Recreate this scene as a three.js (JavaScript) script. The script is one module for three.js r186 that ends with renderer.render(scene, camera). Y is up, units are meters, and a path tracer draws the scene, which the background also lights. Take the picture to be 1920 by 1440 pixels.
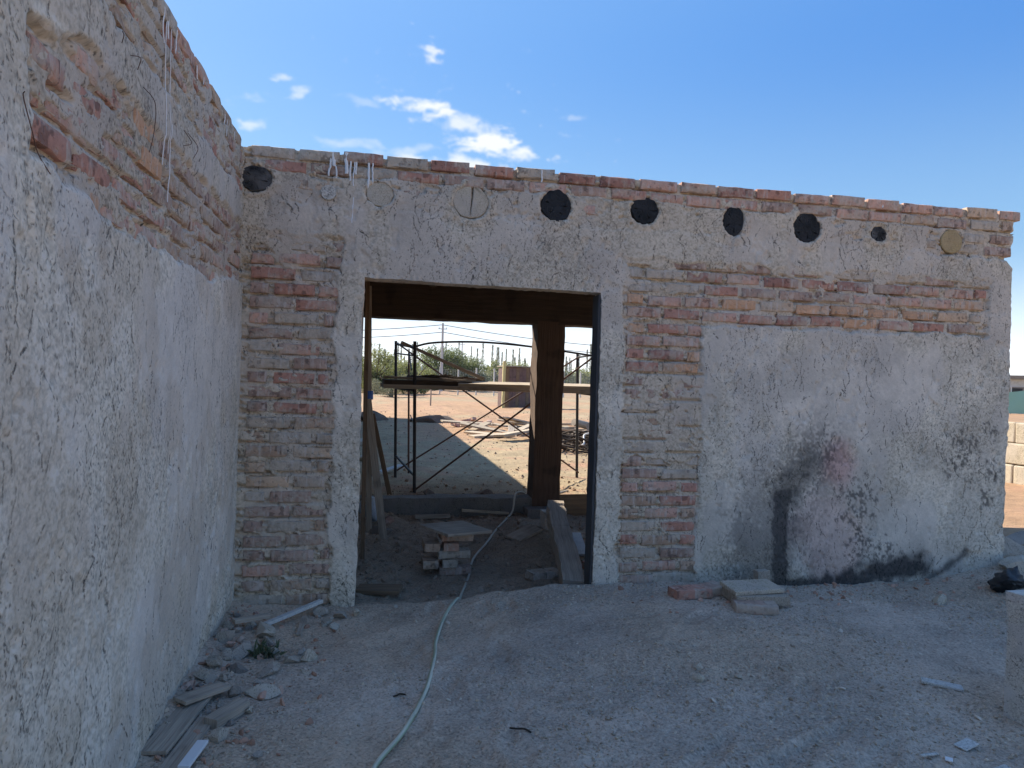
import * as THREE from 'three';
import { RoundedBoxGeometry } from 'three/addons/geometries/RoundedBoxGeometry.js';
import { mergeGeometries, mergeVertices, toCreasedNormals } from 'three/addons/utils/BufferGeometryUtils.js';

// ------------------------------------------------------------------ camera, sky, sun, exposure
const scene = new THREE.Scene();
const camera = new THREE.PerspectiveCamera(56.85, 4 / 3, 0.05, 3000);
camera.rotation.order = 'YXZ';
camera.position.set(0.80, 1.46, 4.51);
camera.rotation.set(-0.0053, -0.19303, 0.031);
const renderer = new THREE.WebGLRenderer({ antialias: true });
renderer.toneMapping = THREE.LinearToneMapping;
const EXPOSURE = 2.35;
renderer.toneMappingExposure = EXPOSURE;
renderer.shadowMap.enabled = true;
const SUN = new THREE.Vector3(-0.86, 1, -1.02).normalize();
const sun = new THREE.DirectionalLight(new THREE.Color(1, 0.92, 0.79), 4.2);
sun.position.copy(SUN).multiplyScalar(60); sun.castShadow = true;
sun.shadow.mapSize.set(4096, 4096); sun.shadow.bias = -0.0005;
Object.assign(sun.shadow.camera, { left: -30, right: 30, top: 30, bottom: -30, near: 1, far: 160 });
scene.add(sun, sun.target);

// ------------------------------------------------------------------ numbers: random, noise
const rngOf = s => () => { s = (s + 0x6D2B79F5) | 0; let t = Math.imul(s ^ (s >>> 15), 1 | s); t = (t + Math.imul(t ^ (t >>> 7), 61 | t)) ^ t; return ((t ^ (t >>> 14)) >>> 0) / 4294967296; };
const R = rngOf(7719);
const rr = (a, b) => a + (b - a) * R();
const clamp = (x, a = 0, b = 1) => x < a ? a : x > b ? b : x;
const ss = (a, b, x) => { const t = clamp((x - a) / (b - a)); return t * t * (3 - 2 * t); };
const mix = (a, b, t) => a + (b - a) * t;
const hash = (x, y, s) => { let h = Math.imul(x, 374761393) ^ Math.imul(y, 668265263) ^ Math.imul(s, 2147483647 - 1640531); h = Math.imul(h ^ (h >>> 13), 1274126177); h = Math.imul(h ^ (h >>> 16), 2246822519); return ((h ^ (h >>> 15)) >>> 0) / 4294967296; };
function vn(x, y, s = 0, P = 0) {                       // value noise, 0..1, tiling every P cells when P is given
  let xi = Math.floor(x), yi = Math.floor(y); const fx = x - xi, fy = y - yi;
  let x1 = xi + 1, y1 = yi + 1;
  if (P) { xi = ((xi % P) + P) % P; x1 = ((x1 % P) + P) % P; yi = ((yi % P) + P) % P; y1 = ((y1 % P) + P) % P; }
  const u = fx * fx * (3 - 2 * fx), v = fy * fy * (3 - 2 * fy);
  const a = hash(xi, yi, s), b = hash(x1, yi, s), c = hash(xi, y1, s), d = hash(x1, y1, s);
  return a + (b - a) * u + (c - a) * v + (a - b - c + d) * u * v;
}
function fbm(x, y, o = 4, s = 0, P = 0) { let a = 0.5, t = 0, n = 0; for (let i = 0; i < o; i++) { t += a * vn(x, y, s + i * 17, P); n += a; a *= 0.5; x *= 2; y *= 2; P *= 2; } return t / n; }
const D2R = Math.PI / 180;

// ------------------------------------------------------------------ the sky, computed: clear air, haze at the horizon, thin clouds
{
  const W = 4096, H = 2048, data = new Float32Array(W * H * 4);
  const blobs = [ // az, el, half width, half height, tilt, density
    [3.4, 20.4, 3.4, 1.15, -0.18, 1.0], [6.4, 19.5, 2.8, 0.9, -0.25, 0.8], [8.8, 18.2, 3.4, 1.0, -0.05, 1.15], [11.0, 17.7, 2.6, 0.9, -0.1, 1.0], [6.2, 16.7, 5.0, 0.75, -0.05, 0.9],
    [2.2, 17.4, 3.0, 0.55, 0.1, 0.4], [3.75, 24.3, 0.85, 0.75, 0.1, 0.75], [-7.3, 21.5, 1.0, 0.35, 0.05, 0.6], [-6.2, 20.7, 0.8, 0.5, 0.3, 0.5], [-9.7, 18.0, 1.6, 0.55, 0.1, 0.6],
    [-9.4, 19.7, 1.3, 0.3, 0, 0.3], [-1.0, 20.5, 1.5, 0.35, -0.2, 0.25], [-2.5, 17.6, 2.6, 0.5, 0, 0.35], [15.5, 20.3, 1.0, 0.25, 0, 0.25],
    [-60, 19, 5, 1.2, 0, 0.8], [-95, 24, 6, 1.4, 0.1, 0.8], [75, 17, 5, 1.1, 0, 0.7], [120, 22, 7, 1.6, 0.1, 0.9], [165, 18, 6, 1.3, 0, 0.9], [-140, 16, 6, 1.2, 0, 0.8]];
  const up = [0.16, 0.31, 0.64], mid = [0.155, 0.42, 0.92], midFar = [0.085, 0.295, 0.78], low = [0.38, 0.68, 1.02], hor = [2.0, 1.96, 1.85];
  for (let j = 0; j < H; j++) {
    const el = (j + 0.5) / H * 180 - 90, e = Math.max(el, 0), ce = Math.cos(el * D2R), se = Math.sin(el * D2R);
    for (let i = 0; i < W; i++) {
      const phi = ((i + 0.5) / W - 0.5) * 2 * Math.PI, dx = Math.cos(phi) * ce, dz = Math.sin(phi) * ce;
      const cs = dx * SUN.x + se * SUN.y + dz * SUN.z, ang = Math.acos(clamp(cs, -1, 1)) / D2R;
      const k1 = ss(-3, 11, e), k2 = ss(6, 26, e), k3 = ss(20, 75, e);
      const glow = Math.exp(-ang / 26) * 0.55 + Math.exp(-ang / 8) * 0.6;
      let c0, c1, c2;
      const away = ss(28, 85, ang), f = (a) => mix(mix(mix(hor[a], low[a] * (1 - 0.12 * away), Math.pow(k1, 0.7)), mix(mid[a], midFar[a], away), k2), up[a], k3);
      c0 = f(0) + glow * 0.62; c1 = f(1) + glow * 0.66; c2 = f(2) + glow * 0.62;
      if (el < 0) { c0 = 0.36; c1 = 0.30; c2 = 0.24; }
      else {
        const az = Math.atan2(dx, -dz) / D2R; let den = 0;
        for (const [ba, be, w, h, t, q] of blobs) {
          let x = az - ba; if (x > 180) x -= 360; if (x < -180) x += 360;
          const y = el - be; if (Math.abs(x) > w * 2.6 || Math.abs(y) > h * 3 + Math.abs(x * t)) continue;
          const yr = y - x * t, m = Math.exp(-(x * x) / (w * w) - (yr * yr) / (h * h) * (yr < 0 ? 1.5 : 0.9));
          const sc = w > 1.2 ? 1 : 1.6, wx = az + 0.8 * fbm(az * 0.7, el * 0.9, 3, 5), wy = el + 0.6 * fbm(az * 0.7, el * 0.9, 3, 9);
          const n = fbm(wx * 0.75 * sc, wy * 1.7 * sc, 6, 31), n2 = fbm(wx * 2.6, wy * 4.2, 3, 77);
          den = Math.max(den, q * ss(0.30, 1.05, m * 0.95 + (n - 0.5) * 1.35 + (n2 - 0.5) * 0.35) );
        }
        den = clamp(den); const wh = [1.02, 1.05, 1.06];
        c0 = mix(c0, wh[0], den * 0.95); c1 = mix(c1, wh[1], den * 0.95); c2 = mix(c2, wh[2], den * 0.95);
      }
      const o = (j * W + i) * 4; data[o] = c0 / EXPOSURE; data[o + 1] = c1 / EXPOSURE; data[o + 2] = c2 / EXPOSURE; data[o + 3] = 1;
    }
  }
  const tex = new THREE.DataTexture(data, W, H, THREE.RGBAFormat, THREE.FloatType);
  tex.mapping = THREE.EquirectangularReflectionMapping; tex.colorSpace = THREE.LinearSRGBColorSpace;
  tex.magFilter = THREE.LinearFilter; tex.minFilter = THREE.LinearFilter; tex.needsUpdate = true;
  scene.background = tex; scene.environment = tex;
}

// ------------------------------------------------------------------ textures
function texOf(N, fn, srgb) {
  const d = new Uint8Array(N * N * 4), out = [0, 0, 0];
  for (let j = 0; j < N; j++) for (let i = 0; i < N; i++) { fn(i, j, out); const o = (j * N + i) * 4; d[o] = clamp(out[0]) * 255; d[o + 1] = clamp(out[1]) * 255; d[o + 2] = clamp(out[2]) * 255; d[o + 3] = 255; }
  const t = new THREE.DataTexture(d, N, N); t.wrapS = t.wrapT = THREE.RepeatWrapping; t.magFilter = THREE.LinearFilter; t.minFilter = THREE.LinearMipmapLinearFilter; t.generateMipmaps = true;
  if (srgb) t.colorSpace = THREE.SRGBColorSpace; t.needsUpdate = true; return t;
}
const lin = (v) => v <= 0.0031308 ? v * 12.92 : 1.055 * Math.pow(v, 1 / 2.4) - 0.055;   // linear -> stored sRGB

// plaster: 3 m a side; sandy grain, trowel drag, grime flecks and pits painted dark in patches
const PN = 2048, plasterH = new Float32Array(PN * PN), plasterC = new Float32Array(PN * PN), plasterS = new Float32Array(PN * PN);
{
  for (let j = 0; j < PN; j++) for (let i = 0; i < PN; i++) {
    const x = i / PN, y = j / PN;
        const coarse = fbm(x * 16, y * 16, 4, 11, 16), grain = hash(i, j, 5), g2 = vn(i / 3, j / 3, 8);
    const g6 = fbm(i / 7, j / 7, 2, 13), patch2 = ss(0.42, 0.58, fbm(x * 9 + 2, y * 6, 3, 57)), g12 = fbm(i / 14, j / 11, 2, 19);
    plasterH[j * PN + i] = 0.5 + (coarse - 0.5) * 0.35 + (g2 - 0.5) * 0.16 + (grain - 0.5) * 0.10 + (g6 - 0.5) * (0.10 + 0.16 * patch2);
    plasterS[j * PN + i] = patch2;
    plasterC[j * PN + i] = 0.89 + (coarse - 0.5) * 0.20 + (g2 - 0.5) * 0.12 + (grain - 0.5) * 0.08 + (g6 - 0.5) * (0.12 + 0.5 * patch2) + (g12 - 0.5) * (0.06 + 0.3 * patch2);
  }
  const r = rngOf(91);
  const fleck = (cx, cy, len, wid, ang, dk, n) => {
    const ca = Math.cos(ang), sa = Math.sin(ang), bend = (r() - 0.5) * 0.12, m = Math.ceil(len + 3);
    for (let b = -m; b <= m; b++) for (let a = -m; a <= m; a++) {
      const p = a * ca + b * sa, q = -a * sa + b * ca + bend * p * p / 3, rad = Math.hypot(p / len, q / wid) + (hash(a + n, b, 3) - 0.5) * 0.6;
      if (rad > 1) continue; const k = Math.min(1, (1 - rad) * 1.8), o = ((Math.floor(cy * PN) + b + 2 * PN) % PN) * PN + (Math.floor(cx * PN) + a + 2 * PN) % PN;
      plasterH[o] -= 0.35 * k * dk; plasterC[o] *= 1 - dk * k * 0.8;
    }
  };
  for (let n = 0; n < 24000; n++) {                     // flecks of grime, and pits with their shade painted dark, clustered
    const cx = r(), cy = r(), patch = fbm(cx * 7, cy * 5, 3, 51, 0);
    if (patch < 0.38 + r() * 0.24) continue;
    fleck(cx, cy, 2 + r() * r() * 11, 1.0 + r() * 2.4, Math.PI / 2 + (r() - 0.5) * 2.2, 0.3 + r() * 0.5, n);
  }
  for (let n = 0; n < 760; n++) {                       // ragged trowel crevices, mostly upright, the shade inside them painted dark
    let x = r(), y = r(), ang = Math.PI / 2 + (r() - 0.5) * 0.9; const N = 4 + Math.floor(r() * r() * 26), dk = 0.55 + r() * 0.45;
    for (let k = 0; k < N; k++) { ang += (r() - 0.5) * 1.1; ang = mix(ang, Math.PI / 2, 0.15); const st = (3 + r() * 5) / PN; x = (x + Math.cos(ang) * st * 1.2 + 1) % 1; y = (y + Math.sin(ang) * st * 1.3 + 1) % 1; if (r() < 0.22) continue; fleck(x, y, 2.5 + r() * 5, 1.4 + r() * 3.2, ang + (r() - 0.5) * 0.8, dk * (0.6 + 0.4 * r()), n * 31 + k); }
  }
}
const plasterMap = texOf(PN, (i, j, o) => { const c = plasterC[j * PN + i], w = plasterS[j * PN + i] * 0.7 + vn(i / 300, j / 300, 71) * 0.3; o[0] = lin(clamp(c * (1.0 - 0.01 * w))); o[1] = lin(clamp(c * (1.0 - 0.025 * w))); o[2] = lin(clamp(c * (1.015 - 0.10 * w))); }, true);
const plasterBump = texOf(PN, (i, j, o) => { o[0] = o[1] = o[2] = plasterH[j * PN + i]; });
const brickTex = (tone, seed) => texOf(512, (i, j, o) => {
  const x = i / 512, y = j / 512, n = fbm(x * 6, y * 8, 4, seed, 0), f = fbm(x * 60, y * 60, 3, 120, 60), g = hash(i, j, 9);
  const film = ss(0.46, 0.64, fbm(x * 6 + 5, y * 9, 4, seed + 40) * 0.7 + fbm(x * 50, y * 44, 3, seed + 60) * 0.3), streak = ss(0.60, 0.74, fbm(x * 40, y * 9, 3, seed + 80)), dk = ss(0.60, 0.72, fbm(x * 30, y * 30, 3, seed + 90));
  const v = (0.93 + (n - 0.5) * 0.6 + (f - 0.5) * 0.3 + (g - 0.5) * 0.12) * (1 - 0.45 * dk);   // fired clay, mortar film smeared on it, pale salt streaks
  for (let c = 0; c < 3; c++) o[c] = lin(clamp(mix(mix(tone[c] * v, [0.47, 0.40, 0.32][c] * (0.8 + 0.4 * f), film * 0.62), [0.60, 0.53, 0.47][c], streak * 0.35)));
}, true);
const brickBump = texOf(1024, (i, j, o) => { const x = i / 1024, y = j / 1024; o[0] = o[1] = o[2] = 0.5 + (fbm(x * 30, y * 30, 4, 201, 30) - 0.5) * 0.9 - 0.5 * ss(0.72, 0.85, vn(x * 90, y * 90, 230, 90)) + (hash(i, j, 2) - 0.5) * 0.12; });
const dirtMap = texOf(2048, (i, j, o) => {
  const x = i / 2048, y = j / 2048, n = fbm(x * 10, y * 10, 5, 301, 10), g = hash(i >> 1, j >> 1, 4), g1 = hash(i, j, 14), p = vn(x * 300, y * 300, 310, 300), p2 = vn(x * 170, y * 170, 330, 170);
  let v = 0.74 + (n - 0.5) * 0.46 + (g - 0.5) * 0.24 + (g1 - 0.5) * 0.12 + (p - 0.5) * 0.32;
  if (p2 > 0.80) v += (p2 - 0.80) * 1.2; if (p < 0.13) v *= 0.78;
  o[0] = lin(clamp(v)); o[1] = lin(clamp(v * 0.985)); o[2] = lin(clamp(v * 0.965));
}, true);
const dirtBump = texOf(2048, (i, j, o) => { const x = i / 2048, y = j / 2048; o[0] = o[1] = o[2] = 0.45 + (fbm(x * 40, y * 40, 4, 351, 40) - 0.5) * 0.6 + (vn(x * 300, y * 300, 310, 300) - 0.5) * 0.45 + (hash(i, j, 6) - 0.5) * 0.15; });
const woodMap = texOf(1024, (i, j, o) => {              // grain runs along u
  const x = i / 1024, y = j / 1024, w = y * 24 + 1.3 * fbm(x * 3, y * 6, 3, 401, 3), ring = Math.abs((w % 1) - 0.5) * 2, f = vn(x * 12, y * 300, 410, 12), n = fbm(x * 5, y * 20, 4, 420, 5), st = ss(0.62, 0.8, fbm(x * 6, y * 8, 4, 440, 0));
  const v = 0.68 + ring * 0.14 + (f - 0.5) * 0.3 + (n - 0.5) * 0.34 - st * 0.2; o[0] = lin(clamp(v)); o[1] = lin(clamp(v * 0.98)); o[2] = lin(clamp(v * 0.95));
}, true);
const woodBump = texOf(1024, (i, j, o) => { const x = i / 1024, y = j / 1024; o[0] = o[1] = o[2] = 0.5 + (vn(x * 12, y * 300, 410, 12) - 0.5) * 0.6 + (fbm(x * 5, y * 20, 4, 420, 5) - 0.5) * 0.5; });
const barkMap = texOf(512, (i, j, o) => { const x = i / 512, y = j / 512, v = 0.45 + (fbm(x * 14, y * 14, 5, 501, 14) - 0.5) * 1.3 + (hash(i, j, 3) - 0.5) * 0.2; const s = vn(x * 150, y * 150, 77, 150) > 0.93 ? 8 : 1; o[0] = o[1] = o[2] = lin(clamp(v * s)); }, true);

const lc = (r, g, b) => new THREE.Color().setRGB(r, g, b, THREE.LinearSRGBColorSpace);
function std(col, o = {}) { return new THREE.MeshStandardMaterial({ color: lc(...col), roughness: 0.95, ...o }); }
const M = {
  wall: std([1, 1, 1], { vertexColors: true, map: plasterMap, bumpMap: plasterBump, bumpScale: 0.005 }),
  ground: std([1, 1, 1], { vertexColors: true, map: dirtMap, bumpMap: dirtBump, bumpScale: 0.008, roughness: 1 }),
  concrete: std([0.62, 0.58, 0.53], { map: plasterMap, bumpMap: plasterBump, bumpScale: 0.006 }),
  kerb: std([0.24, 0.22, 0.20], { map: plasterMap, bumpMap: plasterBump, bumpScale: 0.006 }),
  housewall: std([0.40, 0.36, 0.31], { map: plasterMap, bumpMap: plasterBump, bumpScale: 0.006 }),
  stone: std([0.44, 0.375, 0.31], { map: plasterMap, bumpMap: plasterBump, bumpScale: 0.006 }),
  stonePale: std([0.57, 0.49, 0.39], { map: plasterMap, bumpMap: plasterBump, bumpScale: 0.005 }),
  stoneDark: std([0.27, 0.225, 0.19], { map: plasterMap, bumpMap: plasterBump, bumpScale: 0.005 }),
  sandBlock: std([0.55, 0.47, 0.36], { map: plasterMap, bumpMap: plasterBump, bumpScale: 0.008 }),
  woodGrey: std([0.50, 0.42, 0.34], { map: woodMap, bumpMap: woodBump, bumpScale: 0.003 }),
  woodPale: std([0.62, 0.51, 0.38], { map: woodMap, bumpMap: woodBump, bumpScale: 0.003 }),
  woodBrown: std([0.24, 0.16, 0.10], { map: woodMap, bumpMap: woodBump, bumpScale: 0.004 }),
  woodForm: std([0.42, 0.28, 0.165], { map: woodMap, bumpMap: woodBump, bumpScale: 0.004 }),
  woodDark: std([0.10, 0.07, 0.05], { map: woodMap, bumpMap: woodBump, bumpScale: 0.005 }),
  woodPost: std([0.15, 0.095, 0.065], { map: woodMap, bumpMap: woodBump, bumpScale: 0.006 }),
  woodPurple: std([0.20, 0.13, 0.12], { map: woodMap, bumpMap: woodBump, bumpScale: 0.004 }),
  log: std([0.20, 0.15, 0.10], { map: woodMap, bumpMap: woodBump, bumpScale: 0.006 }),
  tar: std([0.022, 0.022, 0.025], { map: barkMap, roughness: 0.8, bumpMap: brickBump, bumpScale: 0.012 }),
  tarWorn: std([0.13, 0.122, 0.115], { map: barkMap, roughness: 0.8, bumpMap: brickBump, bumpScale: 0.006 }),
  cutPale: std([0.55, 0.47, 0.37], { map: plasterMap, bumpMap: woodBump, bumpScale: 0.003 }),
  cutTan: std([0.46, 0.34, 0.18], { map: plasterMap, bumpMap: woodBump, bumpScale: 0.003 }),
  steel: std([0.035, 0.034, 0.036], { roughness: 0.6, metalness: 0.3 }),
  steelRust: std([0.12, 0.065, 0.045], { roughness: 0.85 }),
  white: std([0.72, 0.72, 0.72], { roughness: 0.6 }),
  whiteDirty: std([0.58, 0.57, 0.55], { roughness: 0.8, map: plasterMap }),
  drip: std([0.74, 0.73, 0.71], { roughness: 0.9 }),
  wire: std([0.05, 0.04, 0.04], { roughness: 0.7 }),
  sack: std([0.42, 0.48, 0.55], { roughness: 0.6, map: plasterMap }),
  blackBag: std([0.012, 0.012, 0.014], { roughness: 0.6 }),
  rag: std([0.10, 0.32, 0.30], { roughness: 0.9 }),
  blue: std([0.03, 0.12, 0.42], { roughness: 0.5 }),
  net: std([0.22, 0.42, 0.35], { roughness: 0.9, side: THREE.DoubleSide }),
  pole: std([0.50, 0.49, 0.47], { roughness: 0.9 }),
  cable: std([0.10, 0.10, 0.11], { roughness: 0.8 }),
  post: std([0.58, 0.56, 0.52], { roughness: 0.9 }),
  yellow: std([0.55, 0.48, 0.22], { roughness: 0.9 }),
  mesh: std([0.45, 0.45, 0.43], { roughness: 0.7 }),
  roofing: std([0.30, 0.24, 0.18], { map: dirtMap }),
  trunk: std([0.16, 0.12, 0.08], { map: woodMap }),
  hose: std([1, 1, 1], { vertexColors: true, roughness: 0.5 })
};
const BRICK = { red: [0.49, 0.25, 0.18], salmon: [0.56, 0.335, 0.25], orange: [0.63, 0.37, 0.22], mauve: [0.42, 0.285, 0.22], dusty: [0.48, 0.395, 0.31], dark: [0.36, 0.185, 0.14], tan: [0.57, 0.40, 0.27], brown: [0.46, 0.315, 0.22] };
Object.keys(BRICK).forEach((k, i) => { M['b_' + k] = std([1, 1, 1], { map: brickTex(BRICK[k], 1300 + i * 111), bumpMap: brickBump, bumpScale: 0.005 }); });
function leafMat(c) { return new THREE.MeshPhysicalMaterial({ color: lc(...c), roughness: 0.9, transmission: 0.45, thickness: 0, side: THREE.DoubleSide }); }
M.leafDark = leafMat([0.15, 0.185, 0.04]); M.leafOlive = leafMat([0.25, 0.265, 0.075]); M.leafGrey = leafMat([0.20, 0.205, 0.12]); M.weed = leafMat([0.10, 0.13, 0.055]);

// ------------------------------------------------------------------ helpers
const taken = {};
function numbered(n) { if (!(n in taken)) { taken[n] = 0; return n; } taken[n]++; return n + '_' + String(taken[n]).padStart(3, '0'); }
function boxUV(g, s = 1, off, axis) {
  const ox = off ? off[0] : R() * 7, oy = off ? off[1] : R() * 7;
  if (!g.attributes.normal) g.computeVertexNormals();
  const p = g.attributes.position, n = g.attributes.normal, uv = new Float32Array(p.count * 2);
  for (let i = 0; i < p.count; i++) {
    const ax = Math.abs(n.getX(i)), ay = Math.abs(n.getY(i)), az = Math.abs(n.getZ(i));
    const [a, b] = az >= ax && az >= ay ? [p.getX(i), p.getY(i)] : ay >= ax ? [p.getX(i), p.getZ(i)] : [p.getZ(i), p.getY(i)];
    if (axis !== undefined) { const q = [p.getX(i), p.getY(i), p.getZ(i)], m = az >= ax && az >= ay ? 2 : ay >= ax ? 1 : 0, o = [0, 1, 2].filter(k => k !== axis && k !== m); uv[2 * i] = (m === axis ? q[o[0]] * 0.15 : q[axis]) * s + ox; uv[2 * i + 1] = (m === axis ? q[o[1]] : q[o[0]]) * s + oy; continue; }
    uv[2 * i] = a * s + ox; uv[2 * i + 1] = b * s + oy;
  }
  g.setAttribute('uv', new THREE.BufferAttribute(uv, 2)); return g;
}
function mesh(name, geo, mat, parent) { const m = new THREE.Mesh(geo, mat); m.castShadow = m.receiveShadow = true; if (parent) { m.name = name; parent.add(m); } else { m.name = numbered(name); scene.add(m); } return m; }
function tag(o, label, category, group) { o.userData.kind = 'thing'; o.userData.label = label; o.userData.category = category; if (group) o.userData.group = group; return o; }
function thing(name, label, category, group, pos = [0, 0, 0], ry = 0) { const g = new THREE.Group(); g.name = numbered(name); g.position.set(...pos); g.rotation.y = ry; scene.add(g); return tag(g, label, category, group); }
const noIdx = g => { const h = g.index ? g.toNonIndexed() : g; for (const k of Object.keys(h.attributes)) if (!['position', 'normal', 'uv', 'color'].includes(k)) h.deleteAttribute(k); return h; };
const merge = a => mergeGeometries(a.map(noIdx));
function beamGeo(w, h, d, b = 0.004, wob = 0, s = 0.8) {                         // a sawn board or block with eased, slightly uneven edges
  const g = new RoundedBoxGeometry(w, h, d, 1, Math.min(b, w / 2.2, h / 2.2, d / 2.2));
  if (wob) { const p = g.attributes.position, k = R() * 99; for (let i = 0; i < p.count; i++) { const x = p.getX(i), y = p.getY(i), z = p.getZ(i); p.setXYZ(i, x + (vn(y * 9 + k, z * 9, 1) - 0.5) * wob, y + (vn(x * 5 + k, z * 9 + k, 2) - 0.5) * wob, z + (vn(x * 5 + k, y * 9 + k, 3) - 0.5) * wob); } g.computeVertexNormals(); }
  return boxUV(g, s, undefined, w >= h && w >= d ? 0 : h >= d ? 1 : 2);
}
function longBeam(w, h, d, n, wob, axis = 0, s = 0.8) {                          // a long hand-hewn member: box with n segments along an axis, wavering
  const seg = [2, 2, 2]; seg[axis] = n; const g = toCreasedNormals(new THREE.BoxGeometry(w, h, d, ...seg), 0.6), p = g.attributes.position, k = R() * 50;
  for (let i = 0; i < p.count; i++) { const x = p.getX(i), y = p.getY(i), z = p.getZ(i), t = [x, y, z][axis]; p.setXYZ(i, x + (vn(t * 4 + k, y * 6 + z * 7, 1) - 0.5) * wob, y + (vn(t * 4 + k, x * 6 + z * 5 + 9, 2) - 0.5) * wob, z + (vn(t * 4 + k, x * 5 + y * 7 + 4, 3) - 0.5) * wob); }
  const q = toCreasedNormals(g, 0.7); return boxUV(q, s, undefined, axis);
}
function rodGeo(a, b, r, n = 8) { const A = new THREE.Vector3(...a), B = new THREE.Vector3(...b), g = new THREE.CylinderGeometry(r, r, A.distanceTo(B), n); g.applyQuaternion(new THREE.Quaternion().setFromUnitVectors(new THREE.Vector3(0, 1, 0), B.clone().sub(A).normalize())); g.translate((A.x + B.x) / 2, (A.y + B.y) / 2, (A.z + B.z) / 2); return g; }
function tubeGeo(pts, r, n = 60, m = 6) { return new THREE.TubeGeometry(new THREE.CatmullRomCurve3(pts.map(p => new THREE.Vector3(...p))), n, r, m); }
function stoneGeo(seed, sx, sy, sz, jag = 0.5, det = 2) {
  let g = new THREE.IcosahedronGeometry(1, det); g.deleteAttribute('uv'); g.deleteAttribute('normal'); g = mergeVertices(g, 1e-4);
  const r = rngOf(seed), p = g.attributes.position, pl = [];
  for (let k = 0; k < 11; k++) { const v = new THREE.Vector3(r() - 0.5, r() - 0.5, r() - 0.5).normalize(); pl.push([v, 0.38 + r() * 0.34]); }
  for (let i = 0; i < p.count; i++) { const v = new THREE.Vector3().fromBufferAttribute(p, i); for (const [n, d] of pl) { const q = v.dot(n); if (q > d) v.addScaledVector(n, (d - q) * (0.55 + 0.45 * Math.min(1, jag * 2))); } v.multiplyScalar(1.18 + 0.2 * vn(v.x * 4 + seed, v.y * 4 + v.z * 3, 4)); p.setXYZ(i, v.x * sx, v.y * sy, v.z * sz); }
  g = toCreasedNormals(g, jag < 0.4 ? 0.9 : 0.32); return boxUV(g, 1);
}

// ------------------------------------------------------------------ the ground
function gauss(x, s) { return Math.exp(-x * x / (2 * s * s)); }
function groundBase(x, z) {
  let court = 0.03 + 0.095 * ss(0.9, 2.3, x) * (1 - 0.45 * ss(0.4, 1.8, z)) - 0.05 * ss(3.1, 3.9, x) * (1 - ss(4.6, 5.4, x)) * (1 - ss(0.3, 1.3, z)) + 0.10 * ss(4.8, 5.9, x) * (1 - ss(1, 3, z));
  court += 0.06 * Math.exp(-Math.max(x, 0) / 0.22) * ss(2.2, 1.2, z);
  let gal = -0.06 + 0.08 * ss(-1.5, -2.8, z) + 0.08 * gauss(x - 0.75, 0.25) * ss(-1.4, -2.7, z) + 0.13 * gauss(x - 2.25, 0.28) * gauss(z + 1.7, 0.6) + 0.06 * gauss(x - 0.75, 0.14) * gauss(z + 0.5, 0.3);
  const out = 0.165 - 0.07 * ss(-10, -40, z);
  let y = mix(court, mix(gal, out, ss(-2.93, -3.06, z)), ss(0.0, -0.26, z));
  const side = mix(court, out, ss(-0.2, -2.2, z));
  y = mix(y, side, ss(5.3, 5.7, x)); y = mix(y, mix(0.05, out, ss(-0.3, -3, z)), ss(-0.3, -1.2, x));
  return y;
}
const prints = (() => { const r = rngOf(4711), P = []; for (let k = 0; k < 46; k++) { const t = r(), left = r() < 0.6; P.push(left ? [1.0 + t * 0.5 + (r() - 0.5) * 0.6, 2.2 - t * 2.1, -0.2 + (r() - 0.5) * 0.9, 0.5 + r() * 0.5] : [1.6 + r() * 2.6, 0.5 + r() * 2.0, (r() - 0.5) * 3, 0.3 + r() * 0.7]); } for (let k = 0; k < 5; k++) P.push([2.0 + k * 0.16, 2.15 + (r() - 0.5) * 0.25, 0.9 + r() * 0.3, 0.9, 2.2]); return P; })();
function tracks(x, z) { let y = 0; for (const [px, pz, a, q, l = 1] of prints) { const dx = x - px, dz = z - pz; if (dx * dx + dz * dz > 0.12) continue; const c = Math.cos(a), s = Math.sin(a), u = (dx * c + dz * s) / 0.048, v = (-dx * s + dz * c) / (0.125 * l), e = Math.hypot(u, v); y += q * (-0.011 * ss(1.15, 0.8, e) + 0.006 * gauss(e - 1.35, 0.2)); } return y; }
function groundY(x, z) {
  const far = Math.hypot(x - 1, z), near = 1 - ss(9, 30, far);
  let y = groundBase(x, z) + (fbm(x * 0.9 + 40, z * 0.9 + 40, 3, 610) - 0.5) * (0.05 + 0.16 * ss(6, 30, far));
  if (near > 0) y += near * ((fbm(x * 5 + 60, z * 5 + 60, 3, 640) - 0.5) * 0.030 + (fbm(x * 26 + 9, z * 26 + 9, 3, 650) - 0.5) * 0.015);
  if (z > 0 && z < 2.7 && x > 0 && x < 4.6) y += tracks(x, z);
  if (z < -0.1 && z > -3 && x > 0 && x < 5) y += (fbm(x * 11 + 3, z * 14, 3, 660) - 0.5) * 0.045;
  return y;
}
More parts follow.
